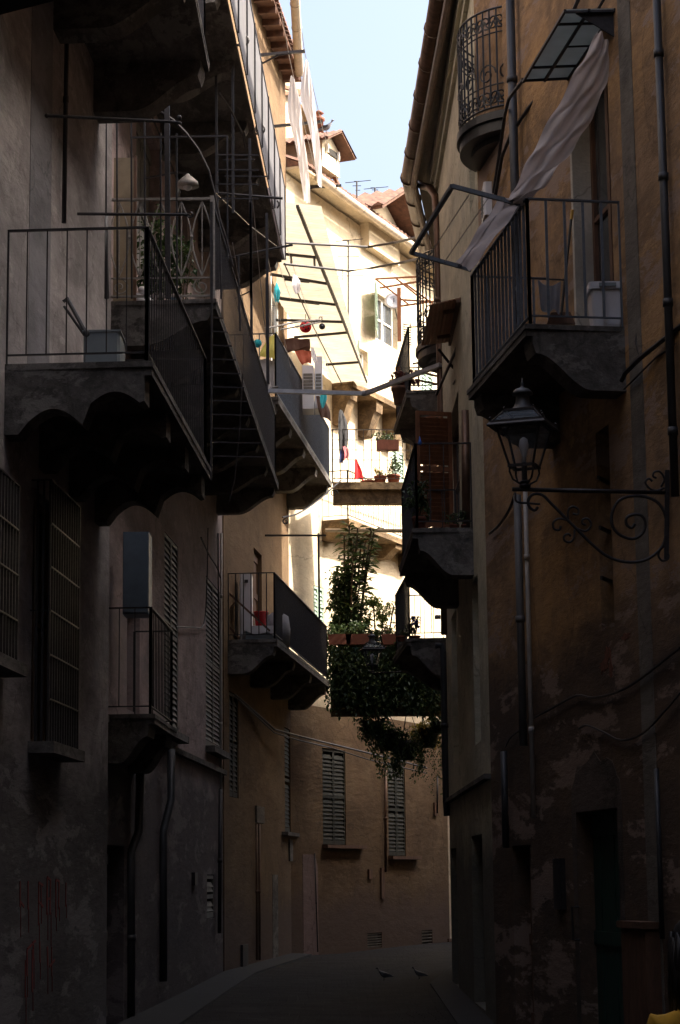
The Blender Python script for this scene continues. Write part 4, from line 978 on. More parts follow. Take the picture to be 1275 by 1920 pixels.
# curtain-like awning
def sheet(L, Rr, mat, name, label, cat, nu=8, fold=.03, k=5, thick=False, cross=4):
    Lc = crv(L, k); Rc = crv(Rr, k); m = min(len(Lc), len(Rc)); mb = MB()
    for j in range(m):
        for i in range(nu + 1):
            s_ = i / nu; p = Lc[j] * (1 - s_) + Rc[j] * s_
            mb.v.append(p + V((0, fold * math.sin(s_ * math.pi * cross + j * .35) + fold * .4 * math.sin(j * .9), fold * .5 * math.sin(j * .7 + s_ * 5))))
    for j in range(m - 1):
        for i in range(nu): q = j * (nu + 1) + i; mb.f.append([q, q + 1, q + nu + 2, q + nu + 1])
    o = mb.build(name, mat, None, True, Lc[0]); tag(o, label, cat); return o
YL = [17.0, 17.1, 17.3, 17.4, 17.4, 17.35, 17.5, 18.3, 19.5]
Lp = [(1120, 60), (1092, 112), (1050, 190), (1005, 270), (975, 332), (955, 370), (932, 382), (897, 430), (853, 496)]
Rp = [(1141, 75), (1141, 140), (1114, 212), (1080, 270), (1042, 322), (1008, 362), (976, 388), (938, 432), (886, 502)]
sheet([at(x, y, Y) for (x, y), Y in zip(Lp, YL)], [at(x, y, Y - .1) for (x, y), Y in zip(Rp, YL)], M['awning'], 'cloth_awning', 'long pale cloth strip slung from the canopy down over the balcony railing', 'awning', 16, .04, 8)
# tilted drying frame beyond the rail
fr = [at(848, 349, 17.4), at(976, 383, 17.35), at(884, 506, 19.5), at(771, 474, 19.5)]
t_ = thing('clothes_dryer', 'tilted blue grey clothes drying frame projecting from the right balcony', 'drying frame', fr[1])
mb = MB(); mb.bar(fr[0], fr[1], .035); mb.bar(fr[3], fr[2], .035); mb.bar(fr[0], fr[3], .035); mb.build('frame', M['blueiron'], t_)
mb = MB()
for s_ in (.28, .55, .8): mb.tube([fr[0].lerp(fr[1], s_), fr[3].lerp(fr[2], s_)], .0045, 4)
mb.build('wire', M['steel'], t_)
# things on the right balcony
zR = at(985, 607, 17.2).z
bx = at(1112, 607, 17.45); t_ = thing('waste_bin', 'white lidded plastic bin on the right balcony', 'bin', (bx.x + .12, 17.55, zR))
def rbox(c, wx, wy, h, taper=1.0, r=.02):
    """upright box with chamfered corners"""
    mb = MB(); pr = []
    for z, s_ in ((0, taper), (h, 1.0)):
        ring = []
        for sx, sy in ((-1, -1), (1, -1), (1, 1), (-1, 1)):
            hx, hy = wx / 2 * s_, wy / 2 * s_
            a = V((sx * hx, sy * (hy - r), 0)); b_ = V((sx * (hx - r), sy * hy, 0))
            ring += ([b_, a] if sx * sy < 0 else [a, b_]) if False else ([a, b_] if sx * sy > 0 else [b_, a])
        pr.append([V(c) + q + V((0, 0, z)) for q in ring])
    mb.v = pr[0] + pr[1]; mb.f = [list(range(8))[::-1], list(range(8, 16))] + [[i, (i + 1) % 8, 8 + (i + 1) % 8, 8 + i] for i in range(8)]
    return mb
c = V((bx.x + .12, 17.55, zR)); rbox(c, .27, .30, .34, .85).build('bin_body', M['white'], t_); rbox(c + V((0, 0, .34)), .30, .34, .06).build('lid', M['white'], t_)
mb = MB(); mb.box((c.x - .07, c.y - .185, c.z + .355), (c.x + .07, c.y - .17, c.z + .385)); mb.build('handle', M['bluegrey'], t_)
t_ = thing('broom', 'broom with yellow tipped handle leaning on the ochre wall', 'broom', at(1052, 605, 17.7))
mb = MB(); mb.tube([at(1052, 595, 17.7), at(1071, 410, 17.9)], .011, 8); mb.build('handle', M['black'], t_)
mb = MB(); mb.tube([at(1071, 412, 17.9), at(1073, 394, 17.92)], .014, 8); mb.build('handle_tip', simple('yellow_plastic', (.55, .30, .03), .5), t_)
mb = MB(); p = at(1052, 607, 17.7); mb.prism([p + V((-.12, 0, 0)), p + V((.12, 0, 0)), p + V((.08, 0, .10)), p + V((-.08, 0, .10))], (0, .04, 0)); mb.build('broom_head', M['wood'], t_)
hangcloth([at(1008, 524, 17.5), at(1052, 526, 17.5)], 4, .27, 1, .8, M['greycloth'], 'cloth_rag', 'small grey rag hanging low on the right balcony', 'cloth', .02)
mb = MB(); mb.bar(at(990, 522, 17.5), at(1060, 525, 17.5), .012); tag(mb.build('towel_rod', M['iron'], loc=at(990, 522, 17.5)), 'short low iron rod holding a grey rag on the right balcony', 'rod')
# meter box under the rounded balcony
p = at(913, 405, 21.9); t_ = thing('outdoor_unit', 'white wall box mounted below the rounded black balcony', 'wall box', p)
rbox(p + V((.02, .2, 0)), .10, .5, .36).build('casing', M['white'], t_)
mb = MB(); [mb.box((p.x - .035, p.y + .05, p.z + .05 + .04 * i), (p.x - .028, p.y + .38, p.z + .065 + .04 * i)) for i in range(7)]; mb.build('louvre', M['bluegrey'], t_)

# cables along the right wall
def rcable(pts, r, label, W=R1):
    mb = MB(); P_ = []
    for x, y in pts: a, z = W.hit(x, y, .03); P_.append(W.P(a, z, .03))
    mb.tube(crv(P_, 4), r, 5); tag(mb.build('cable', M['black'], loc=P_[0]), label, 'cable')
rcable([(1275, 1215), (1230, 1250), (1190, 1280), (1150, 1300), (1110, 1308), (1080, 1304), (1040, 1325), (1002, 1345)], .011, 'black cable sagging across the peeling ochre wall above the green door')
rcable([(1275, 1300), (1245, 1335), (1205, 1375), (1165, 1388), (1130, 1372), (1100, 1360), (1085, 1366)], .009, 'thin lower cable drooping across the right wall')
rcable([(918, 1000), (935, 985), (955, 955), (966, 925)], .015, 'short cable running down from the tip of the big lantern bracket')
rcable([(1000, 1350), (960, 1380), (948, 1400)], .008, 'short thin cable beside the pale pipe on the right wall')

# ---- left foreground things
zL = BAL1 and zb
c = V((at(195, 672, 17.7).x, 17.75, zL)); t_ = thing('storage_box', 'blue grey metal box on the near left balcony', 'box', c)
rbox(c, .30, .5, .37).build('box_body', M['bluegrey'], t_); mb = MB(); mb.box((c.x - .16, c.y - .26, c.z + .37), (c.x + .16, c.y + .26, c.z + .385)); mb.build('lid', M['bluegrey'], t_)
mb = MB(); mb.tube([at(88, 217, 17.6), at(320, 228, 17.6), at(340, 231, 17.6)], .014, 7); mb.ball(at(336, 221, 17.6), .025, 8); mb.ball(at(88, 217, 17.6), .02, 8)
tag(mb.build('iron_pole', M['iron'], loc=at(88, 217, 17.6)), 'upper horizontal iron pole fixed to the grey left wall', 'pole')
mb = MB(); mb.tube([at(145, 401, 17.6), at(352, 402, 17.6)], .013, 7); mb.tube(spiral(at(357, 402, 17.6), V((1, 0, 0)), V((0, 0, 1)), .03, 1.2, 3.14, 14), .01, 5)
tag(mb.build('iron_pole', M['iron'], loc=at(145, 401, 17.6)), 'lower horizontal iron pole with hooked end above the near left balcony', 'pole')
mb = MB(); mb.tube([at(119, 566, 17.9), at(126, 560, 17.9), at(160, 622, 17.5)], .018, 7); mb.tube([at(121, 575, 17.9), at(158, 628, 17.5)], .012, 7); mb.ball(at(162, 625, 17.5), .03, 8)
tag(mb.build('folded_bracket', M['lead'], loc=at(160, 625, 17.5)), 'folded iron arm leaning from the grey wall to the metal box', 'bracket')
mb = MB(); A0, A1_, A2_ = at(-120, 62, 12.6), at(0, 28, 12.6), at(170, -16, 12.6); 
mb.prism([A0, A1_, A2_, A2_ + V((0, 0, .5)), A0 + V((0, 0, .5))], (0, -1.6, .02)); tag(mb.build('awning', M['blackcloth'], loc=A0), 'dark awning edge cutting the top left corner of the view', 'awning')
# dripping red graffiti
random.seed(11); mb = MB()
def stroke(x0, y0, x1, y1, w_):
    a, z = L1.hit(x0, y0); a2, z2_ = L1.hit(x1, y1); p, q = L1.P(a, z, .004), L1.P(a2, z2_, .004); mb.bar(p, q, w_, .004, L1.n)
for k, (x, y0, y1) in enumerate(((37, 1652, 1700), (52, 1652, 1705), (72, 1655, 1735), (76, 1655, 1700), (88, 1645, 1715), (94, 1648, 1715), (104, 1650, 1720), (110, 1652, 1705), (123, 1655, 1700), (62, 1765, 1800), (50, 1780, 1830), (74, 1765, 1805), (88, 1775, 1810), (96, 1775, 1830), (47, 1800, 1870), (60, 1780, 1860))):
    stroke(x, y0, x + random.uniform(-1, 1), y1, random.uniform(.02, .045)); stroke(x + 1, y1 - 4, x + 1, y1 + random.uniform(20, 60), .006)
for (x, y, x2, y2) in ((37, 1690, 44, 1700), (72, 1655, 80, 1660), (72, 1690, 80, 1700), (88, 1645, 94, 1650), (88, 1685, 94, 1685), (104, 1650, 110, 1652), (60, 1768, 66, 1764), (50, 1780, 62, 1768), (92, 1812, 102, 1800)): stroke(x, y, x2, y2, .022)
gr = mb.build('graffiti', simple('red_spray_paint', (.20, .03, .028), .9, 0, .5, 20), B1); gr['label'] = 'dripping red sprayed letters low on the grey wall'

# ---- things on the ornamental balcony
zM = zc
def at_on(px, py, Y, z): p = at(px, py, Y); return V((p.x, Y, z))
p = at_on(228, 545, 22.9, zM); t_ = thing('screen_panel', 'beige upright board standing behind the ornamental railing', 'board', p)
mb = MB(); q = at(228, 297, 22.9); mb.box((p.x - .13, 22.88, zM), (p.x + .13, 22.92, q.z)); mb.build('board', simple('beige_board', (.26, .21, .14), .8), t_)
mb = MB(); mb.box((p.x + .13, 22.87, zM), (p.x + .16, 22.93, q.z + .02)); mb.box((p.x - .16, 22.87, zM), (p.x - .13, 22.93, q.z + .02)); mb.build('edge_strip', M['wood'], t_)
random.seed(21)
potted(at_on(298, 545, 23.4, zM), .14, .22, 'leafy dark shrub in a pot behind the ornamental railing', M['leaf'], 420, .11, 1.0, .27)
potted(at_on(345, 545, 23.2, zM), .10, .14, 'thin sprawling plant beside the ornamental railing post', M['leaf'], 160, .09, .9, .16)
c = at_on(268, 545, 23.0, zM); mb = MB(); random.seed(5)
for k in range(5): mb.ball(c + V((random.uniform(-.05, .05), random.uniform(-.05, .05), .06 + .05 * k)), .10 - .012 * k, 12, 1, 1, random.uniform(.7, 1))
tag(mb.build('plastic_bag', M['white'], None, True, c), 'crumpled white plastic bag behind the ornamental railing', 'bag')
c = at_on(329, 545, 22.8, zM)
def bucket(c, r, h, mat, label):
    t_ = thing('bucket', label, 'bucket', c); mb = MB(); mb.lathe([(r * .72, 0), (r, h), (r * 1.07, h), (r * 1.07, h * .93), (r * 1.02, h * .93)], c, 20); mb.build('bucket_body', mat, t_, True)
    mb = MB(); mb.tube([c + V((-r * 1.05 * math.cos(a), -r * .4 - 0 * a, h * .95 - r * 1.1 * math.sin(a))) for a in [math.pi * i / 12 for i in range(13)]], .005, 5); mb.build('handle', M['steel'], t_)
bucket(c, .065, .13, simple('pale_blue_plastic', (.16, .28, .42), .5), 'pale blue bucket on the end of the ornamental balcony')
c = at(352, 342, 24.0); t_ = thing('wall_lamp', 'round shaded wall lamp above the ornamental balcony', 'lamp', c)
mb = MB(); mb.lathe([(.13, -.05), (.12, 0), (.07, .05), (.03, .08), (.02, .10)], c, 18); mb.build('lamp_shade', M['paleiron'], t_, True)
mb = MB(); mb.ball(c + V((0, 0, -.05)), .05, 12); mb.build('bulb', M['white'], t_, True); mb = MB(); mb.tube([c + V((0, 0, .1)), c + V((-.12, .1, .16)), c + V((-.5, .2, .12))], .012, 6); mb.build('arm', M['iron'], t_)
# blue metal box below and the small balcony
c = at(255, 1152, 22.65); p = at(255, 1025, 22.65); t_ = thing('wall_cabinet', 'dark blue metal cabinet fixed under the large left balcony', 'cabinet', c)
mb = MB(); w_ = .135; mb.box((c.x - w_, 22.6, c.z), (c.x + w_, 23.0, p.z + .15)); mb.build('cabinet_body', M['boxblue'], t_); mb = MB(); mb.box((c.x - w_ + .01, 22.585, c.z + .02), (c.x + w_ - .01, 22.599, p.z + .13)); mb.build('cabinet_door', M['boxblue'], t_)

# ---- drying brackets, lines and laundry high over the alley
br = [((492, 104), (572, 96), (494, 118), (520, 104), 36), ((515, 238), (605, 228), None, None, 39.9), ((534, 354), (640, 348), (534, 364), (590, 352), 43.0)]
lab = ['nearest iron clothes line bracket against the sky', 'middle iron clothes line bracket behind the white laundry', 'farthest iron clothes line bracket above the corrugated roof']
for (a, b_, c, d_, Y), lb in zip(br, lab):
    mb = MB(); mb.bar(at(a[0] - 12, a[1], Y), at(b_[0], b_[1], Y), .05, .05)
    if c: mb.tube([at(c[0] - 6, c[1] + 2, Y), at(c[0], c[1], Y), at(d_[0], d_[1], Y), at((d_[0] + b_[0]) / 2, (b_[1] + d_[1]) / 2, Y)], .018, 5)
    tag(mb.build('clothesline_bracket', M['iron'], loc=at(a[0], a[1], Y)), lb, 'bracket', 'iron clothes line brackets over the alley')
mb = MB()
for (pa, pb, pc) in (((527, 20, 35), (541, 100, 36), (600, 352, 43)), ((566, 60, 35), (571, 97, 36), (636, 349, 43))): mb.tube([at(*pa), at(*pb), at((pb[0] + pc[0]) / 2, 236, 39.9), at(*pc)], .006, 4)
tag(mb.build('clothesline', M['steel'], loc=at(541, 100, 36)), 'thin clothes lines strung between the high iron brackets', 'clothes line')
def laundry(L, Rr, Ys, label, mat=None, name='white_sheet', cat='laundry', fold=.03, nu=10):
    return sheet([at(x, y, Y) for (x, y), Y in zip(L, Ys)], [at(x + 4, y, Y + .25) for (x, y), Y in zip(Rr, Ys)], mat or M['laundry'], name, label, cat, nu, fold, 4, cross=5)
laundry([(545, 142), (539, 200), (548, 245), (557, 290), (564, 335), (570, 378)], [(548, 146), (560, 200), (564, 245), (571, 290), (576, 335), (578, 380)], [36.3, 36.8, 37.4, 38.2, 39, 40], 'left one of two white sheets hanging high over the alley')
laundry([(573, 112), (563, 178), (576, 225), (585, 270), (591, 310), (596, 348)], [(574, 114), (584, 178), (590, 225), (596, 270), (599, 310), (600, 352)], [36.2, 36.8, 37.6, 38.6, 39.8, 41], 'right one of two white sheets hanging high over the alley')
# ---- corrugated roof over the third floor with its frame
YM = lambda py: 36 + (py - 385) / 337 * 8
S4 = lambda x, y: at(x, y, YM(y))
t_ = thing('corrugated_roof', 'beige corrugated sheet roof on thin dark frame over the upper terrace', 'roof sheet', S4(600, 385))
mb = MB(); Lc = [(533, 388), (530, 470), (514, 560), (566, 640), (622, 726)]; Rc = [(602, 385), (622, 470), (645, 560), (667, 640), (690, 724)]
nC = 60
for k in range(nC + 1):
    f = k / nC * 4; i = min(3, int(f)); g = f - i
    l_ = (Lc[i][0] + (Lc[i + 1][0] - Lc[i][0]) * g, Lc[i][1] + (Lc[i + 1][1] - Lc[i][1]) * g); r_ = (Rc[i][0] + (Rc[i + 1][0] - Rc[i][0]) * g, Rc[i][1] + (Rc[i + 1][1] - Rc[i][1]) * g)
    zo = V((0, 0, .012 * (1 if k % 2 else -1))); mb.v += [S4(*l_) + zo + V((0, .0, .1)), S4(*r_) + zo]
for k in range(nC): mb.f.append([2 * k, 2 * k + 1, 2 * k + 3, 2 * k + 2])
mb.build('corrugated_sheet', M['sheet'], t_)
mb = MB(); Zq = lambda x, y: at(470 + x / 3.1875, 450 + y / 3.1875, YM(450 + y / 3.1875) - .15)
mb.bar(S4(558, 393) - V((0, .2, 0)), Zq(400, 105), .05); mb.bar(Zq(400, 105), Zq(515, 388), .05); mb.bar(Zq(515, 388), Zq(580, 553), .045); mb.bar(Zq(580, 553), Zq(695, 850), .035)
for (a, b_) in (((205, 85), (400, 105)), ((120, 205), (457, 262)), ((150, 345), (517, 388)), ((150, 478), (557, 490)), ((260, 582), (582, 553)), ((450, 745), (655, 730))): mb.bar(Zq(*a), Zq(*b_), .045)
mb.bar(Zq(205, 150), Zq(350, 470), .02); mb.bar(Zq(350, 470), Zq(545, 860), .018); mb.bar(Zq(380, 110), Zq(382, 150), .04); mb.bar(Zq(240, 90), Zq(244, 140), .04); mb.bar(Zq(180, 352), Zq(410, 382), .04); mb.bar(Zq(200, 235), Zq(350, 250), .04)
mb.build('roof_frame', M['iron'], t_)
# thick wires crossing the alley
mb = MB(); mb.tube([at(530, 455, 35), at(610, 459, 36), at(690, 463, 37), at(740, 455, 36), at(790, 443, 34)], .022, 6)
tag(mb.build('tension_cable', M['iron'], loc=at(690, 463, 37)), 'upper thick cable sagging across the alley in front of the sunlit eave', 'cable')
mb = MB(); mb.tube([at(533, 495, 35), at(655, 508, 36.5), at(700, 502, 36.5), at(760, 491, 35), at(832, 474, 32)], .022, 6)
tag(mb.build('tension_cable', M['iron'], loc=at(655, 508, 37)), 'lower thick cable reaching the far rounded balcony', 'cable')
# folding awning bar
a_ = at(503, 733, 30.5); b_ = at(681, 738, 30.5); c_ = at(826, 684, 29.6)
t_ = thing('awning_bar', 'pale grey folding awning bar spanning the alley', 'awning bar', a_)
mb = MB(); mb.bar(a_, b_, .07, .055); mb.bar(b_ + V((.03, 0, 0)), c_, .07, .055); mb.build('front_bar', M['steel'], t_); mb = MB(); mb.ball(b_ + V((.01, -.01, 0)), .045, 10); mb.build('joint', M['steel'], t_)
mb = MB(); mb.tube([at(520, 726, 31), at(508, 728, 30.8), at(504, 733, 30.5)], .02, 5); mb.build('arm', M['iron'], t_)
# brown corrugated canopy on the right
n0, n1, f0, f1 = at(807, 573, 25.5), at(884, 555, 25.5), at(790, 648, 27.6), at(880, 637, 27.6)
t_ = thing('corrugated_canopy', 'brown corrugated canopy with dark wooden bars beside the right balcony', 'canopy', n1)
mb = MB(); mb.prism([n0, n1, f1, f0], (0, 0, .015)); mb.build('corrugated_sheet', M['sheetbrown'], t_)
mb = MB(); q = lambda s_, u_: n0.lerp(n1, s_).lerp(f0.lerp(f1, s_), u_) - V((0, 0, .03))
mb.bar(q(.35, .18), q(1.1, .18), .06, .04); mb.bar(q(.3, .78), q(1.1, .78), .06, .04); mb.bar(q(.68, -.02), q(.6, 1.0), .05, .04); mb.build('canopy_bar', M['wood'], t_)
mb = MB(); mb.bar(at(822, 655, 27), at(850, 690, 27.3), .025); mb.bar(at(862, 640, 26.5), at(818, 740, 27.8), .03); mb.tube([at(880, 640, 26), at(868, 690, 26.4), at(850, 720, 27)], .012, 5); mb.build('support_rod', M['iron'], t_)
# ---- dormers on the far roof
def dormer(px0, px1, py_roof, py_eave, Y, label, wdt=2.2, ks=1.0, zbase=None):
    """gabled roof dormer: front wall faces the alley, long tiled roof"""
    e = L4b.u; n_ = L4b.n; c = at((px0 + px1) / 2, py_roof, Y)
    base = V((c.x, c.y, zbase if zbase else zr + .15)); H = c.z - base.z
    d = thing('dormer', label, 'dormer', base)
    A = lambda a, o_, z: base + e * a * (1 if ks == 1 else ks * 1.2) + n_ * o_ * ks + V((0, 0, H + (z - H) * ks))
    h1 = H - .55; w2 = wdt / 2
    mb = MB(); mb.prism([A(-w2, 0, -.6), A(w2, 0, -.6), A(w2, 0, h1), A(0, 0, H - .12), A(-w2, 0, h1)], n_ * -2.6); mb.build('wall', M['l4'], d)
    mb = MB(); 
    for sg in (-1, 1):
        mb.prism([A(0, .5, H), A(sg * (w2 + .45), .5, h1 - .18), A(sg * (w2 + .45), .5, h1 - .10), A(0, .5, H + .08)], n_ * -3.4)
    mb.build('roof', M['rafter'], d)
    mb = MB(); k = 12
    for sg in (-1, 1):
        for i in range(k):
            o0 = .55 - 3.5 * i / k; o1 = .55 - 3.5 * (i + .9) / k; om = (o0 + o1) / 2
            p = [A(0, o0, H + .09), A(0, om, H + .16), A(0, o1, H + .09), A(sg * (w2 + .5), o0, h1 - .11), A(sg * (w2 + .5), om, h1 - .03), A(sg * (w2 + .5), o1, h1 - .11)]
            mb.add(p, [(0, 1, 4, 3), (1, 2, 5, 4), (3, 4, 5)])
    mb.build('roof_tile', M['tiles'], d)
    mb = MB(); mb.prism([A(-.45, .01, .1), A(.45, .01, .1), A(.45, .01, h1 - .1), A(-.45, .01, h1 - .1)], n_ * .02); w_ = mb.build('window', M['dark'], d)
    mb = MB()
    for a in (-.5, .45): mb.prism([A(a, .02, .05), A(a + .07, .02, .05), A(a + .07, .02, h1 - .05), A(a, .02, h1 - .05)], n_ * .06)
    mb.build('window_frame', M['whitepaint'], w_)
    return d
dormer(690, 750, 368, 425, 46.4, 'tiled dormer with pink cheek on the sunlit roof, the larger lower one', 1.8)
dormer(600, 640, 252, 312, 43.0, 'small tiled dormer higher up on the sunlit roof with a pigeon on it', 1.5, .5)
dormer(775, 820, 452, 520, 50.5, 'distant tiled dormer beside the copper gutter corner', 1.8)
# ---- upper structure behind the laundry: white pergola, chimney, arch
c = at(540, 300, 42.6)
t_ = thing('roof_terrace', 'white roof terrace with brown pergola frame behind the laundry', 'terrace', c)
mb = MB(); p0, p1, p2, p3 = at(528, 150, 42.8), at(600, 165, 44.0), at(612, 362, 44.0), at(528, 362, 42.8)
mb.prism([at(528, 280, 42.8), at(608, 285, 44.0), at(612, 364, 44.0), at(528, 400, 42.8)], (-.4, 2.0, 0)); mb.build('terrace_wall', M['l4'], t_)
mb = MB(); mb.prism([at(525, 145, 43.2), at(563, 150, 43.6), at(563, 320, 43.6), at(525, 320, 43.2)], (-.4, 2.0, 0)); mb.build('stair_tower', M['l4'], t_)
mb = MB()
for (a, b_) in (((540, 290), (608, 302)), ((545, 306), (612, 300)), ((606, 285), (637, 354)), ((600, 346), (630, 354)), ((528, 162), (563, 172)), ((528, 175), (563, 175)), ((531, 200), (531, 285))): mb.bar(at(*a, 42.9), at(*b_, 43.6), .07)
mb.build('pergola_beam', M['orangewood'], t_)
mb = MB(); b_ = at(572, 275, 43.9); mb.lathe([(.17, 0), (.17, .75), (.2, .78), (.2, .84), (.12, .9)], b_, 18); tag(mb.build('chimney', M['brown_soffit'], None, True, b_), 'round beige chimney between the two white sheets', 'chimney')
b_ = at(566, 255, 43.7); mb = MB(); mb.prism([b_ + V((-.06, 0, -.35)), b_ + V((.06, 0, -.4)), b_ + V((.0, 0, .15)), b_ + V((-.12, 0, .1))], (0, .05, 0))
b_ = at(598, 228, 44.4); mb = MB(); mb.lathe([(.10, -.35), (.10, .0), (.13, .02), (.13, .07), (.06, .1), (.06, .16), (.11, .18), (.04, .24)], b_, 12); tag(mb.build('chimney_pot', M['terracotta'], None, True, b_), 'small terracotta chimney pot beside the right white sheet', 'chimney')
# antennas and dish
def antenna(px, y0, y1, Y, label, els):
    a = at(px, y1, Y); b_ = at(px, y0, Y); t_ = thing('tv_antenna', label, 'antenna', a); mb = MB(); mb.tube([a, b_], .02, 6); mb.build('mast', M['iron'], t_)
    mb = MB()
    for (dx, dy, l_) in els: p = b_ + V((dx, 0, dy)); mb.bar(p - V((l_, 0, 0)), p + V((l_, 0, 0)), .012); 
    mb.bar(b_ + V((-.25, 0, -.03)), b_ + V((.3, 0, .02)), .012); mb.build('antenna_element', M['iron'], t_)
antenna(669, 340, 372, 45, 'tv antenna standing above the larger tiled dormer', [(0, 0, .06), (0, -.1, .09), (.02, -.2, .05)])
antenna(653, 450, 640, 42.5, 'thin mast with cross bars in front of the bright facade', [(0, .0, .12), (0, -.35, .22), (0, -.75, .3)])
antenna(703, 352, 380, 47, 'small second antenna on the larger dormer roof', [(0, 0, .1), (0, -.05, .07)])
c = at(738, 566, 45.6); t_ = thing('satellite_dish', 'small pale satellite dish on the sunlit facade', 'satellite dish', c); mb = MB(); mb.lathe([(.001, 0), (.12, .015), (.2, .05), (.2, .055), (.12, .02), (.001, .005)], (0, 0, 0), 18)
rm = Matrix.Rotation(R(75), 3, 'X'); mb.v = [c + rm @ q for q in mb.v]; mb.build('dish', M['steel'], t_, True); mb = MB(); mb.tube([c, c + V((0, -.2, -.05)), c + V((0, -.25, .02))], .01, 5); mb.tube([c, c + V((.1, .35, -.35))], .012, 5); mb.build('dish_arm', M['iron'], t_)
# pigeons
def pigeon(c, ang, sc, label, mat_b, head_up=1):
    c = V(c); t_ = thing('pigeon', label, 'bird', c); f = V((math.cos(ang), math.sin(ang), 0)); s_ = V((-f.y, f.x, 0)); U = V((0, 0, 1))
    sp = [(-.19, .075, .006, .028), (-.12, .085, .022, .032), (-.06, .10, .042, .042), (0, .11, .055, .055), (.05, .13, .05, .052), (.085, .165, .034, .036), (.10, .20, .024, .025), (.11, .225, .026, .027), (.13, .235, .02, .02), (.15, .23, .006, .006), (.165, .225, .002, .002)]
    mb = MB(); n = 12
    for x, z, rz_, ry_ in sp:
        for k in range(n): a = 2 * math.pi * k / n; mb.v.append(c + (f * x + s_ * (ry_ * math.cos(a)) + U * (z + rz_ * math.sin(a))) * sc)
    for i in range(len(sp) - 1):
        for k in range(n): mb.f.append([i * n + k, i * n + (k + 1) % n, (i + 1) * n + (k + 1) % n, (i + 1) * n + k])
    for sg in (-1, 1): mb.tube([c + (s_ * .02 * sg + U * .07) * sc, c + (s_ * .02 * sg + U * .0) * sc], .005 * sc, 5); mb.tube([c + (s_ * .02 * sg) * sc, c + (s_ * .02 * sg + f * .03) * sc], .004 * sc, 4)
    mb.build('body', mat_b, t_, True)
    for sg in (-1, 1):
        mb = MB(); mb.add([c + q * sc for q in (f * .06 + s_ * .05 * sg + U * .14, f * .03 + s_ * .058 * sg + U * .09, f * -.15 + s_ * .03 * sg + U * .075, f * -.16 + s_ * .02 * sg + U * .095, f * -.04 + s_ * .054 * sg + U * .145)], [(0, 1, 2, 3, 4)]); mb.build('wing', M['lead'], t_)
    return t_
gb = simple('pigeon_grey', (.22, .23, .27), .7)
pigeon(at(612, 250, 42.3), R(-20), 1.1, 'grey pigeon perched on the small high dormer roof', gb)
pigeon((at(720, 1833, 31.5).x, 31.5, .19), R(175), .75, 'left one of two dark pigeons on the cobbles', M['black']); pigeon((at(786, 1832, 31.8).x, 31.8, .19), R(165), .7, 'right one of two dark pigeons on the cobbles', M['black'])

# ---- third floor terrace bric-a-brac
zb3 = zz
def decor(c, r, mat, dots, label, name):
    t_ = thing(name, label, 'decoration', c); mb = MB(); mb.ball((0, 0, 0), r, 16, 1, .45, 1); mb.v = [V(c) + q for q in mb.v]; mb.build('disc', mat, t_, True)
    mb = MB()
    for dx, dz in dots: mb.ball(V(c) + V((dx, -.38 * r, dz)), r * .16, 8, 1, .4, 1)
    mb.build('spot', M['black'] if name != 'black_ball_ornament' else M['white'], t_, True)
    mb = MB(); mb.tube([V(c) + V((0, 0, r)), V(c) + V((0, 0, r + .12))], .005, 4); mb.build('string', M['iron'], t_)
decor(at(573, 613, 35.0), .10, M['red'], [(-.05, .03), (.05, .04), (0, -.05), (-.03, -.01), (.05, -.03), (0, .07)], 'round red ladybird ornament hanging from the terrace bar', 'ladybird_ornament')
decor(at(604, 612, 35.2), .055, M['black'], [(0, 0.01)], 'small black ball ornament with pale spot next to the red one', 'black_ball_ornament')
mb = MB(); mb.tube([at(497, 616, 33.5), at(560, 603, 34.5), at(598, 600, 35.3)], .018, 6); mb.tube([at(525, 618, 34.3), at(560, 612, 34.6), at(600, 604, 35.3)], .016, 6); mb.tube(spiral(at(600, 597, 35.3), V((1, 0, 0)), V((0, 0, 1)), .045, .9, -1.57, 14), .009, 5)
tag(mb.build('curtain_pole', M['paleiron'], loc=at(525, 618, 34.3)), 'thin poles above the blue railing carrying ornaments', 'pole')
def drape(L, Rr, Y0, Y1, mat, name, label, cat='cloth', fold=.03):
    n = len(L); return sheet([at(x, y, Y0 + (Y1 - Y0) * i / (n - 1)) for i, (x, y) in enumerate(L)], [at(x, y, Y0 + .3 + (Y1 - Y0) * i / (n - 1)) for i, (x, y) in enumerate(Rr)], mat, name, label, cat, 8, fold, 4)
drape([(530, 636), (536, 655), (541, 660)], [(581, 634), (582, 650), (581, 656)], 35.2, 35.3, M['browncloth'], 'brown_cloth', 'dark brown cloth draped at the end of the blue railing')
drape([(551, 657), (558, 670), (567, 683)], [(583, 656), (584, 670), (584, 680)], 36, 36, M['rustcloth'], 'rust_cloth', 'rust red cloth hanging below the dark brown one')
drape([(500, 640), (490, 655), (484, 668)], [(520, 620), (523, 640), (524, 675)], 34.8, 34.8, M['yellowcloth'], 'yellow_cloth', 'yellow green cloth at the near end of the blue railing')
drape([(486, 674), (487, 700), (500, 728)], [(522, 676), (522, 700), (524, 730)], 34.9, 34.9, M['greycloth'], 'patterned_cloth', 'pale patterned cloth hanging inside the blue railing')
drape([(518, 530), (513, 550), (517, 567)], [(521, 532), (526, 550), (522, 566)], 33.5, 33.5, M['bluecloth'], 'turquoise_cloth', 'small turquoise cloth pegged high beside the yellow window')
drape([(549, 517), (548, 535), (555, 552)], [(556, 515), (563, 530), (562, 548)], 34.2, 34.2, M['laundry'], 'white_cloth', 'little white cloth pegged under the corrugated roof')
drape([(602, 736), (600, 750), (604, 766)], [(612, 736), (613, 750), (606, 764)], 37, 37, M['bluecloth'], 'turquoise_bag', 'turquoise bag hanging on the blue railing')
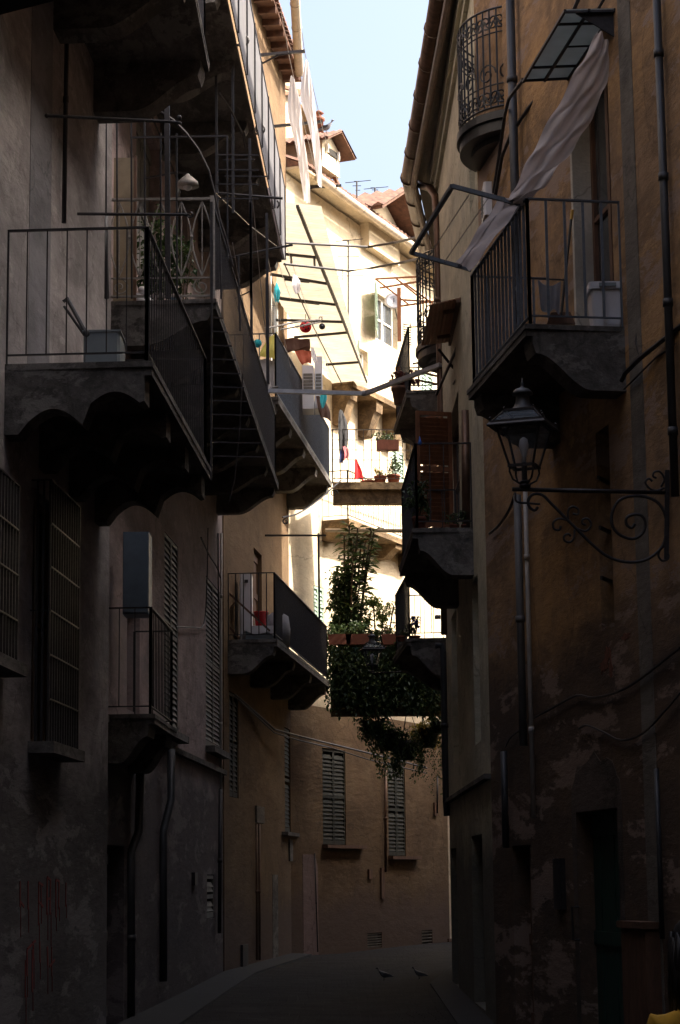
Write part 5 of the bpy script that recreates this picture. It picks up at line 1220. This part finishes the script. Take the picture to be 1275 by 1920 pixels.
drape([(592, 742), (596, 765), (602, 782)], [(608, 748), (618, 770), (620, 788)], 37.3, 37.3, M['browncloth'], 'brown_bag', 'brown bag hanging beside the turquoise one')
drape([(583, 652), (584, 668), (590, 680)], [(588, 650), (592, 664), (596, 678)], 36.4, 36.4, M['laundry'], 'white_towel', 'narrow white towel beside the rust red cloth')
c = at(483, 644, 34.4); mb = MB(); mb.ball(c, .07, 12); tag(mb.build('turquoise_ball', M['bluecloth'], None, True, c), 'turquoise ball at the near end of the blue railing', 'ball')
for (x0_, y0_, x1_, y1_, Y, lb) in ((567, 685, 588, 735, 37.2, 'grey louvred cabinet behind the blue railing'), (590, 668, 604, 735, 37.5, 'tall white cabinet behind the blue railing')):
    a, b_ = at(x0_, y1_, Y), at(x1_, y0_, Y); t_ = thing('balcony_cabinet', lb, 'cabinet', a); mb = MB(); mb.box((a.x, Y, a.z - .3), (b_.x, Y + .5, b_.z)); mb.build('cabinet_body', M['white'], t_)
    mb = MB(); [mb.box((a.x + .02, Y - .012, a.z + .05 + .06 * i), (b_.x - .02, Y - .002, a.z + .09 + .06 * i)) for i in range(5)]; mb.build('louvre', M['greywood'], t_)
# ---- crossing terrace things
drape([(636, 770), (634, 800), (636, 850)], [(642, 768), (652, 800), (650, 852)], 41.93, 41.93, M['blackcloth'], 'black_garment', 'long black garment hanging on the crossing balcony', 'clothes')
drape([(638, 845), (636, 858), (636, 870)], [(648, 848), (648, 856), (642, 868)], 41.9, 41.9, M['bluedark'], 'blue_garment', 'dark blue garment hanging below the black one', 'clothes')
drape([(643, 838), (646, 850), (644, 862)], [(652, 838), (655, 850), (653, 860)], 41.93, 41.93, M['pinkcloth'], 'pink_garment', 'pink garment hanging on the crossing balcony', 'clothes')
drape([(665, 862), (665, 880), (664, 899)], [(670, 862), (678, 882), (682, 900)], 41.93, 41.93, M['redcloth'], 'red_garment', 'bright red garment hanging on the crossing balcony', 'clothes')
random.seed(31)
def onfl(px, Y, z): p = at(px, 900, Y); return V((p.x, Y, z))
for (px, r, h, n, sz, bh, lb, lm, Y) in ((691, .16, .12, 30, .05, .05, 'wide shallow pot on the crossing balcony, leftmost of three', 'leaf', 42.6), (713, .13, .20, 90, .07, .16, 'pot with small spiky plant on the crossing balcony, middle of three', 'leafyellow', 42.5), (738, .14, .22, 190, .07, .42, 'pot with bushy green plant on the crossing balcony, rightmost of three', 'leaf', 42.5)):
    potted(onfl(px, Y, zz), r, h, lb, M[lm], n, sz, bh, r * 1.1, group='pots on the crossing balcony')
c = at(727, 845, 42.2); t_ = thing('planter_box', 'brown planter box hung on the crossing balcony railing', 'planter', c); mb = MB(); mb.box((c.x - .22, 42.1, c.z), (c.x + .22, 42.3, c.z + .2)); mb.build('trough', M['terracotta'], t_); mb = MB(); bush(mb, c + V((0, 0, .27)), .24, .12, .12, 170, .06); mb.build('foliage', M['leaf'], t_)
# ---- lower left balcony things
zB = z5
def on(px, Y, z, py=1190): p = at(px, py, Y); return V((p.x, Y, z))
c = on(492, 35.1, zB); t_ = thing('side_table', 'low table with white cloth under the red bucket', 'table', c)
mb = MB(); mb.box((c.x - .26, 34.85, zB + .0), (c.x + .2, 35.35, zB + .24)); mb.build('table_body', M['bluegrey'], t_); mb = MB(); mb.box((c.x - .28, 34.83, zB + .24), (c.x + .22, 35.37, zB + .27)); mb.add([(c.x - .28, 34.825, zB + .27), (c.x + .22, 34.825, zB + .27), (c.x + .22, 34.825, zB + .08), (c.x + .1, 34.82, zB + .17), (c.x - .1, 34.82, zB + .12), (c.x - .28, 34.825, zB + .2)], [(0, 1, 2, 3, 4, 5)]); mb.build('table_cloth', M['white'], t_)
bucket(V((c.x - .02, 35.05, zB + .272)), .115, .25, M['red'], 'bright red bucket on the cloth covered table of the low left balcony')
c = on(462, 35.3, zB); t_ = thing('fridge', 'tall pale cabinet against the wall on the low left balcony', 'cabinet', c)
rbox(c, .2, .45, 1.15).build('cabinet_body', M['white'], t_); mb = MB(); mb.box((c.x - .02, 35.05, zB + 1.0), (c.x + .04, 35.07, zB + 1.05)); mb.build('handle', M['iron'], t_)
c = on(438, 34.7, zB); t_ = thing('deck_chair', 'folded dark deck chair leaning at the left end of the low balcony', 'chair', c)
mb = MB()
for dy in (0, .35): mb.bar(at(421, 1105, 34.6 + dy), at(505, 1182, 34.6 + dy), .03); mb.bar(at(422, 1166, 34.6 + dy), at(449, 1198, 34.6 + dy), .03); mb.bar(at(424, 1150, 34.6 + dy), at(440, 1130, 34.6 + dy), .025)
mb.bar(at(421, 1105, 34.6), at(421, 1105, 34.95), .03); mb.bar(at(505, 1182, 34.6), at(505, 1182, 34.95), .03); mb.build('frame', M['wood'], t_)
mb = MB(); P0, P1 = [at(*q, 34.62) for q in ((424, 1168), (427, 1150), (438, 1132), (450, 1128), (462, 1140))], [at(*q, 34.95) for q in ((424, 1168), (427, 1150), (438, 1132), (450, 1128), (462, 1140))]
for i in range(4): mb.quad(P0[i], P0[i + 1], P1[i + 1], P1[i])
mb.build('seat_cloth', M['blackcloth'], t_)
c = on(520, 35.6, zB); mb = MB(); hp = [(0, .0), (.2, 0), (.22, .3), (.19, .5), (.1, .56), (.001, .57)]; mb.lathe(hp[::-1], c, 14, 1, 1.6); tag(mb.build('covered_chair', M['greycloth'], None, True, c), 'grey cloth covered chair beside the red bucket', 'chair')
# brackets, pole and wires above the lower balcony
mb = MB(); mb.bar(at(498, 1004, 34.6), at(610, 1004, 35.5), .03); mb.bar(at(597, 1000, 35.4), at(599, 1160, 35.4), .035); tag(mb.build('drying_pole', M['iron'], loc=at(599, 1160, 35.4)), 'iron post and horizontal bar above the lower left balcony', 'pole')
mb = MB(); mb.tube(crv([at(530, 970, 36), at(560, 962, 37), at(600, 935, 39), at(640, 900, 41)], 5), .014, 5); mb.tube(spiral(at(536, 978, 36), V((1, 0, 0)), V((0, 0, 1)), .06, 1.1, 1.57, 14), .01, 5); mb.tube(spiral(at(626, 925, 40.9), V((1, 0, 0)), V((0, 0, 1)), .08, 1.3, 0, 14), .01, 5)
tag(mb.build('scroll_bracket', M['iron'], loc=at(530, 970, 36)), 'thin curled iron bracket beneath the blue railed balcony', 'bracket')
mb = MB(); mb.tube([at(610, 994, 43), at(700, 995, 43), at(790, 996, 43)], .04, 6); tag(mb.build('awning_roll', M['gutterbeige'], loc=at(610, 994, 43)), 'pale horizontal awning roll crossing behind the rubber plant', 'awning bar')
# ---- the plant terrace
random.seed(77)
zP = z5 - .25
def rubber(c, top, label, n=70, spread=.3):
    t_ = thing('rubber_plant', label, 'plant', c, None); mb = MB(); potmesh(mb, c, .13, .2); mb.build('pot', M['terracotta'], t_, True)
    mb = MB(); lm = MB()
    for k in range(10):
        tp = V(c) + V((random.uniform(-.15, .62), random.uniform(-.3, .3), (top - c[2]) * random.uniform(.80, 1.0)))
        if k == 0: tp = V((c[0] + .1, c[1], top))
        cv = crv([V(c) + V((0, 0, .25)), V(c).lerp(tp, .4) + V((random.uniform(-.1, .1), 0, 0)), V(c).lerp(tp, .75), tp], 6); mb.tube(cv, .018, 5)
        m = len(cv)
        for i in range(int(m * .55), m):
            for _ in range(4):
                a = random.uniform(0, 6.3); leaf(lm, cv[i], V((math.cos(a), math.sin(a), random.uniform(-.1, .6))), random.uniform(.2, .34), random.uniform(.08, .12), .25)
    mb.build('stem', M['stem'], t_); lm.build('foliage', M['leafbig'], t_); return t_
tp = at(655, 985, 42.6)
rubber((at(648, 1200, 42.6).x, 42.6, zP + .0), tp.z, 'tall rubber plant with large glossy leaves rising from the planted terrace')
def plantmass(name, label, c_list, mat, size, cat='plant', hollow=.3):
    c0 = c_list[0][0]; t_ = thing(name, label, cat, c0); mb = MB()
    for c, rx, rz_, n in c_list: bush(mb, c, rx, rx * .8, rz_, n, size, hollow)
    mb.build('foliage', mat, t_)
    mb = MB(); base = V((c0[0], c0[1], zP + .1))
    for c, rx, rz_, n in c_list: mb.tube([base, base.lerp(V(c), .5) + V((.05, 0, 0)), V(c)], .015, 4)
    mb.build('stem', M['stem'], t_); mb = MB(); potmesh(mb, V((c0[0], c0[1], zP)), .1, .16); mb.build('pot', M['terracotta'], t_, True); return t_
T = lambda px, py, Y=42.6: at(px, py, Y)
plantmass('climbing_plant', 'dense dark climbing plant in a column below the rubber plant', [(T(640, 1175), .30, .36, 1000), (T(638, 1125), .28, .35, 950), (T(645, 1085), .27, .33, 800), (T(662, 1150), .30, .33, 900), (T(676, 1190), .32, .3, 900), (T(640, 1215), .36, .3, 900), (T(700, 1205), .3, .25, 700)], M['leaf'], .095)
plantmass('flowering_shrub', 'lighter airy shrub catching sun at the right of the dark climbing plant', [(T(700, 1130, 42.7), .22, .18, 420), (T(718, 1150, 42.7), .2, .2, 380), (T(738, 1135, 42.7), .12, .16, 90), (T(690, 1165, 42.7), .2, .2, 180), (T(722, 1180, 42.7), .2, .15, 120)], M['leaflight'], .07)
plantmass('reddish_shrub', 'reddish brown shrub behind the small hanging lantern', [(T(728, 1200, 42.6), .2, .28, 240), (T(735, 1235, 42.6), .2, .2, 180)], M['leafred'], .07)
plantmass('conifer_shrub', 'bright green feathery shrub in a pot on the planted terrace', [(T(641, 1195, 42.5), .1, .2, 220), (T(641, 1172, 42.5), .06, .16, 90)], M['leaflight'], .05)
for k, (px, w_, lb) in enumerate(((637, .20, 'left of three terracotta troughs along the planted terrace railing'), (672, .22, 'middle of three terracotta troughs along the planted terrace railing'), (738, .2, 'right of three terracotta troughs along the planted terrace railing'))):
    c = T(px, 1208, 41.82); t_ = thing('terracotta_trough', lb, 'planter', c, 'troughs on the planted terrace'); mb = MB(); mb.prism([c + V((-w_, 0, 0)), c + V((w_, 0, 0)), c + V((w_ + .03, 0, .2)), c + V((-w_ - .03, 0, .2))], (0, .22, 0)); mb.build('trough', M['terracotta'], t_)
    mb = MB(); bush(mb, c + V((0, .1, .3)), w_ * 1.1, .15, .16, 130, .07); mb.build('foliage', M['leaf'], t_)
# ivy curtain over the terrace rail
t_ = thing('ivy_curtain', 'dark ivy covering the railing of the planted terrace', 'plant', T(660, 1310, 41.8)); mb = MB()
for i in range(150):
    p = T(random.uniform(620, 825), random.uniform(1200, 1235), 41.9); trail(mb, p, random.uniform(.5, 1.1), 3, .085, .1)
for i in range(60): trail(mb, T(random.uniform(622, 825), random.uniform(1285, 1310), 41.9), random.uniform(.1, .5), 3, .08, .1)
for i in range(9): bush(mb, T(random.uniform(628, 740), random.uniform(1230, 1300), 41.85), .3, .12, .25, 60, .08)
mb.build('foliage', M['leaf'], t_)
mb = MB(); [mb.tube([T(x, 1215, 42), T(x + 3, 1310, 42)], .01, 4) for x in (640, 700, 760)]; mb.build('stem', M['stem'], t_)
# hanging plants beneath
def hanging(px, py, Y, r, h, label, mat, ntr, L, size=.065):
    c = at(px, py, Y); t_ = thing('hanging_plant', label, 'plant', c, 'hanging pots below the planted terrace'); mb = MB(); mb.lathe([(r * .6, 0), (r * .95, h * .75), (r, h), (r * .85, h), (r * .8, h * .85), (.01, h * .85)], c, 14); mb.build('pot', M['black'], t_, True)
    mb = MB(); [mb.tube([c + V((math.cos(a) * r, math.sin(a) * r, h)), c + V((0, 0, max(h + .5, zP - .15 - c.z)))], .006, 4) for a in (0, 2.1, 4.2)]; mb.build('hanger', M['iron'], t_)
    mb = MB(); bush(mb, c + V((0, 0, h + .05)), r * 1.3, r * 1.2, .16, 200, size * 1.2)
    for i in range(ntr): a = random.uniform(0, 6.3); trail(mb, c + V((math.cos(a) * r * 1.15, math.sin(a) * r * 1.15, h + random.uniform(-.03, .1))), L * random.uniform(.4, 1.1), 3, size)
    mb.build('foliage', mat, t_)
hanging(698, 1385, 42.4, .22, .33, 'leftmost hanging pot trailing dark ivy below the terrace', M['leaf'], 22, .6)
hanging(724, 1408, 42.7, .21, .4, 'middle hanging pot with long strands reaching the window shutter', M['leaf'], 24, .95)
hanging(766, 1425, 42.5, .23, .38, 'big hanging pot with grey green strands right of the middle one', M['leaf'], 26, .7)
hanging(802, 1402, 42.8, .25, .38, 'hanging pot with yellow green foliage beside the right wall', M['leafyellow'], 18, .5)
hanging(820, 1375, 42.5, .15, .22, 'rightmost hanging pot with very long thin strands against the pale wall', M['leaf'], 12, 1.5, .04)
# fence like railing seen under the terrace
mb = MB(); p = at(622, 1308, 42.25); q = at(828, 1308, 42.4); mb.prism([p, q, q + V((0, .03, 0)), p + V((0, .03, 0))], (0, 0, .98)); mb.build('railing_screen', M['greendoor'], c2)
# ---- right side plants
random.seed(5)
def rp(px, py_floor, Y, z, **k): p = at(px, py_floor, Y); return V((p.x, Y, z))
zA = at(774, 990, 24.3).z; zC = at(762, 732, 32.4).z; zD = at(762, 1197, 32.4).z
potted(rp(786, 990, 24.7, zA), .085, .19, 'terracotta pot with dark bushy plant behind the right balcony corner', M['leaf'], 260, .07, .5, .13)
potted(rp(852, 990, 24.6, zA), .06, .08, 'small leafy plant low on the right balcony floor', M['leaf'], 90, .05, .16, .12)
potted(rp(872, 990, 24.6, zA), .05, .08, 'smallest plant at the wall end of the right balcony floor', M['leaf'], 70, .05, .15, .09)
c = rp(787, 830, 24.3, at(787, 834, 24.3).z); mb = MB(); mb.lathe([(.02, 0), (.025, .03), (.012, .06), (.004, .1)], c, 8); tag(mb.build('blue_peg', M['blue'], None, True, c), 'small blue object clipped on the right balcony rail', 'clip')
potted(rp(752, 732, 33.4, zC), .16, .28, 'dark pot with purple spiky plant on the corner balcony', M['leafred'], 170, .12, .3, .2, potm=M['wood'])
potted(rp(778, 1197, 32.8, zD), .09, .08, 'potted plant with dark blue flowers on the low corner balcony', M['leaf'], 130, .06, .3, .12)
potted(rp(752, 1197, 32.8, zD), .07, .08, 'small rounded pot plant beside the blue flowers', M['leaf'], 60, .05, .1, .08)
c = rp(778, 1165, 32.7, zD + .28); mb = MB(); [mb.ball(c + V((random.uniform(-.06, .06), random.uniform(-.05, .05), random.uniform(-.08, .1))), .022, 6) for _ in range(12)]; tag(mb.build('flower_cluster', simple('dark_blue_petals', (.03, .04, .22), .6), None, False, c), 'cluster of dark blue flowers over the low corner balcony', 'flowers')
# white zig zag rack on the far facade
c = at(762, 640, 43.5); mb = MB()
for i in range(9): mb.bar(at(756, 608 + 4.6 * i, 43.4), at(771, 610 + 4.6 * i, 43.4), .018)
for x in (757, 770): mb.bar(at(x, 605, 43.4), at(x + 1, 650, 43.4), .014)
mb.tube([at(768, 650, 43.4), at(757, 690, 40), at(748, 712, 36)], .012, 4)
tag(mb.build('drying_rack', M['iron'], loc=c), 'small ladder like drying rack against the bright facade', 'drying rack')
mb = MB(); r0, r1, r2, r3 = at(705, 524, 45.0), at(797, 570, 46.0), at(812, 524, 43.5), at(790, 516, 43.6)
for a, b_ in (((704, 523), (765, 570)), ((760, 532), (812, 570)), ((704, 523), (785, 519)), ((712, 540), (790, 527)), ((752, 562), (815, 566)), ((752, 574), (812, 565)), ((740, 520), (790, 560))): mb.bar(at(*a, 44.6), at(*b_, 44.3), .035)
mb.bar(at(748, 540, 44.4), at(749, 640, 44.4), .08)
tag(mb.build('canopy_frame', M['orangewood'], loc=at(748, 640, 44.4)), 'bare brown canopy frame on a post before the bright facade', 'canopy frame')
mb = MB(); 
for a, b_ in (((775, 682), (815, 675)), ((778, 695), (818, 705)), ((780, 712), (818, 720)), ((785, 675), (785, 725))): mb.bar(at(*a, 35.5), at(*b_, 35.8), .03)
tag(mb.build('airer', M['wood'], loc=at(785, 725, 35.5)), 'dark wooden airer folded on the corner balcony', 'drying rack')

# ---- passer-by at the right edge
PX, PY_, PZ = 1.19, 7.3, 1.35
t_ = thing('person', 'dark haired passer by in a yellow jacket at the lower right edge', 'person', (PX, PY_, 0))
def skin(name, verts, edges, rad, mat, parent, sub=2, root=0):
    me = bpy.data.meshes.new(name); me.from_pydata([tuple(V(v) - t_.location) for v in verts], edges, []); me.materials.append(mat)
    o = bpy.data.objects.new(name, me); COL.objects.link(o); o.parent = parent
    m_ = o.modifiers.new('skin', 'SKIN'); m_.use_smooth_shade = True
    for i, r_ in enumerate(rad):
        sv = me.skin_vertices[0].data[i]; sv.radius = (r_, r_) if not isinstance(r_, tuple) else r_; sv.use_root = (i == root)
    s_ = o.modifiers.new('sub', 'SUBSURF'); s_.levels = sub; s_.render_levels = sub
    return o
h = PZ / 1.37
B = lambda x, y, z: (PX + x, PY_ + y, z * h)
vs = [B(0, 0, .80), B(0, 0, .95), B(0, .01, 1.10), B(0, 0, 1.17), B(0, -.01, 1.23), B(0, -.01, 1.33), B(0, -.01, 1.42),
      B(.09, 0, .76), B(.10, .02, .42), B(.10, 0, .07), B(.10, -.12, .03), B(-.09, 0, .76), B(-.10, -.12, .42), B(-.10, .05, .07), B(-.10, -.07, .03),
      B(.15, 0, 1.14), B(.20, .02, .92), B(.19, -.06, .72), B(.185, -.08, .66), B(-.15, 0, 1.14), B(-.20, .02, .92), B(-.19, -.06, .72), B(-.185, -.08, .66)]
ed = [(0, 1), (1, 2), (2, 3), (3, 4), (4, 5), (5, 6), (0, 7), (7, 8), (8, 9), (9, 10), (0, 11), (11, 12), (12, 13), (13, 14), (2, 15), (15, 16), (16, 17), (17, 18), (2, 19), (19, 20), (20, 21), (21, 22)]
# five fingers on each hand
rad = [.11, .095, .10, .06, .045, .075, .06, .075, .05, .032, .028, .075, .05, .032, .028, .05, .036, .024, .026, .05, .036, .024, .026]
for hd, sx in ((18, 1), (22, -1)):
    p0 = V(vs[hd])
    for k, (dy, l_) in enumerate(((-.03, .055), (-.012, .068), (.006, .072), (.022, .062))):
        vs.append(tuple(p0 + V((0, dy, -.035)))); vs.append(tuple(p0 + V((-.004 * sx, dy - .008, -.035 - l_ * .6)))); vs.append(tuple(p0 + V((-.012 * sx, dy - .014, -.035 - l_)))); i = len(vs)
        ed += [(hd, i - 3), (i - 3, i - 2), (i - 2, i - 1)]; rad += [.010, .008, .007]
    vs.append(tuple(p0 + V((-.012 * sx, -.04, -.01)))); vs.append(tuple(p0 + V((-.02 * sx, -.055, -.045)))); i = len(vs); ed += [(hd, i - 2), (i - 2, i - 1)]; rad += [.010, .008]
skinm = simple('skin', (.42, .24, .17), .5, 0, .05)
body = skin('body', vs, ed, rad, skinm, t_)
jk = simple('yellow_jacket_cloth', (.55, .30, .02), .85, 0, .3, 10)
skin('jacket', [B(0, 0, .74), B(0, 0, .95), B(0, .01, 1.08), B(0, 0, 1.19), B(.15, 0, 1.13), B(.205, .02, .92), B(.195, -.055, .74), B(-.15, 0, 1.13), B(-.205, .02, .92), B(-.195, -.055, .74)], [(0, 1), (1, 2), (2, 3), (2, 4), (4, 5), (5, 6), (2, 7), (7, 8), (8, 9)], [.145, .125, .13, .07, .066, .05, .04, .066, .05, .04], jk, t_, 2)
skin('trousers', [B(0, 0, .82), B(.09, 0, .74), B(.10, .02, .42), B(.10, 0, .10), B(-.09, 0, .74), B(-.10, -.12, .42), B(-.10, .05, .10)], [(0, 1), (1, 2), (2, 3), (0, 4), (4, 5), (5, 6)], [.125, .095, .068, .06, .095, .068, .06], M['black'], t_, 2)
mb = MB(); hc = V(B(0, .02, 1.37)); n = 20
prof = [(.0, .135), (.05, .125), (.085, .09), (.10, .04), (.105, -.01), (.10, -.07), (.09, -.13), (.07, -.17), (.03, -.18)]
mb.lathe([(max(r_, .001), z) for r_, z in prof][::-1], hc, n, 1, 1.05)
# leave the face open: drop the hair faces turned to the walking direction (away from the viewer)
mb.f = [f for f in mb.f if not (sum((mb.v[i].y for i in f)) / len(f) > hc.y + .055 and sum((mb.v[i].z for i in f)) / len(f) < hc.z + .05)]
for _ in range(90):
    a = random.uniform(math.pi * .95, math.pi * 2.05); p = hc + V((math.cos(a) * .1, math.sin(a) * .1, random.uniform(-.02, .08))); mb.tube([p, p + V((math.cos(a) * .012, math.sin(a) * .01, -.09)), p + V((math.cos(a) * random.uniform(-.01, .015), 0, -.2))], .008, 4, .003)
mb.build('hair', simple('dark_hair', (.012, .010, .010), .5, 0, .3, 30), t_, True)
fc = V(B(0, .065, 1.35)); mb = MB(); mb.lathe([(.001, -.012), (.012, -.01), (.008, .02), (.002, .035)], fc + V((0, .025, -.01)), 8); mb.build('nose', skinm, t_, True)
mb = MB(); [mb.ball(fc + V((sx * .03, .008, .015)), .011, 8) for sx in (-1, 1)]; mb.build('eye', M['white'], t_, True)
mb = MB(); mb.bar(fc + V((-.022, .012, -.045)), fc + V((.022, .012, -.045)), .01); mb.build('mouth', M['pinkcloth'], t_)

def lcable(W, pts, r, label, off=.04):
    mb = MB(); P_ = [W.P(*W.hit(x, y, off), off) for x, y in pts]; mb.tube(crv(P_, 4), r, 5); tag(mb.build('cable', M['iron'], loc=P_[0]), label, 'cable')
lcable(L2, [(377, 1008), (392, 1040), (406, 1062), (414, 1085)], .012, 'black cable slanting across the wall above the tall louvred shutter')
lcable(L2, [(330, 1175), (360, 1176), (382, 1170), (388, 1090), (390, 990)], .008, 'thin pipe cable bent around between two louvred shutters on the left')
lcable(L2, [(270, 180), (290, 230), (318, 300), (340, 360)], .01, 'cable slanting down the pinkish wall behind the trellis')
mb = MB()
for (a, b_, Ya, Yb) in (((405, 362), (530, 470), 24, 33), ((436, 455), (470, 640), 24.5, 27), ((470, 330), (505, 700), 25, 29), ((500, 470), (545, 690), 30, 36), ((512, 455), (545, 560), 34, 38), ((530, 440), (620, 700), 35, 43)): mb.tube([at(*a, Ya), at((a[0] + b_[0]) / 2, (a[1] + b_[1]) / 2 + 6, (Ya + Yb) / 2), at(*b_, Yb)], .005, 4)
tag(mb.build('clothesline', M['steel'], loc=at(405, 362, 24)), 'thin slack lines running between the left balconies', 'clothes line')
t_ = thing('drying_rail', 'thin rusty posts and rails rising along the middle left balcony', 'drying frame', at(410, 560, 23.3))
for (x0_, y0_, x1_, y1_, Y) in ((410, 395, 415, 560, 23.3), (447, 480, 450, 620, 25.5), (470, 600, 473, 660, 27), (499, 520, 501, 740, 31)): MB().bar(at(x0_, y0_, Y), at(x1_, y1_, Y), .022).build('post', M['iron'], t_)
for (x0_, y0_, x1_, y1_, Y) in ((410, 480, 440, 482, 24), (420, 330, 500, 331, 25), (418, 300, 478, 299, 24.6), (440, 560, 472, 545, 26)): MB().bar(at(x0_, y0_, Y), at(x1_, y1_, Y), .014).build('rail', M['iron'], t_)
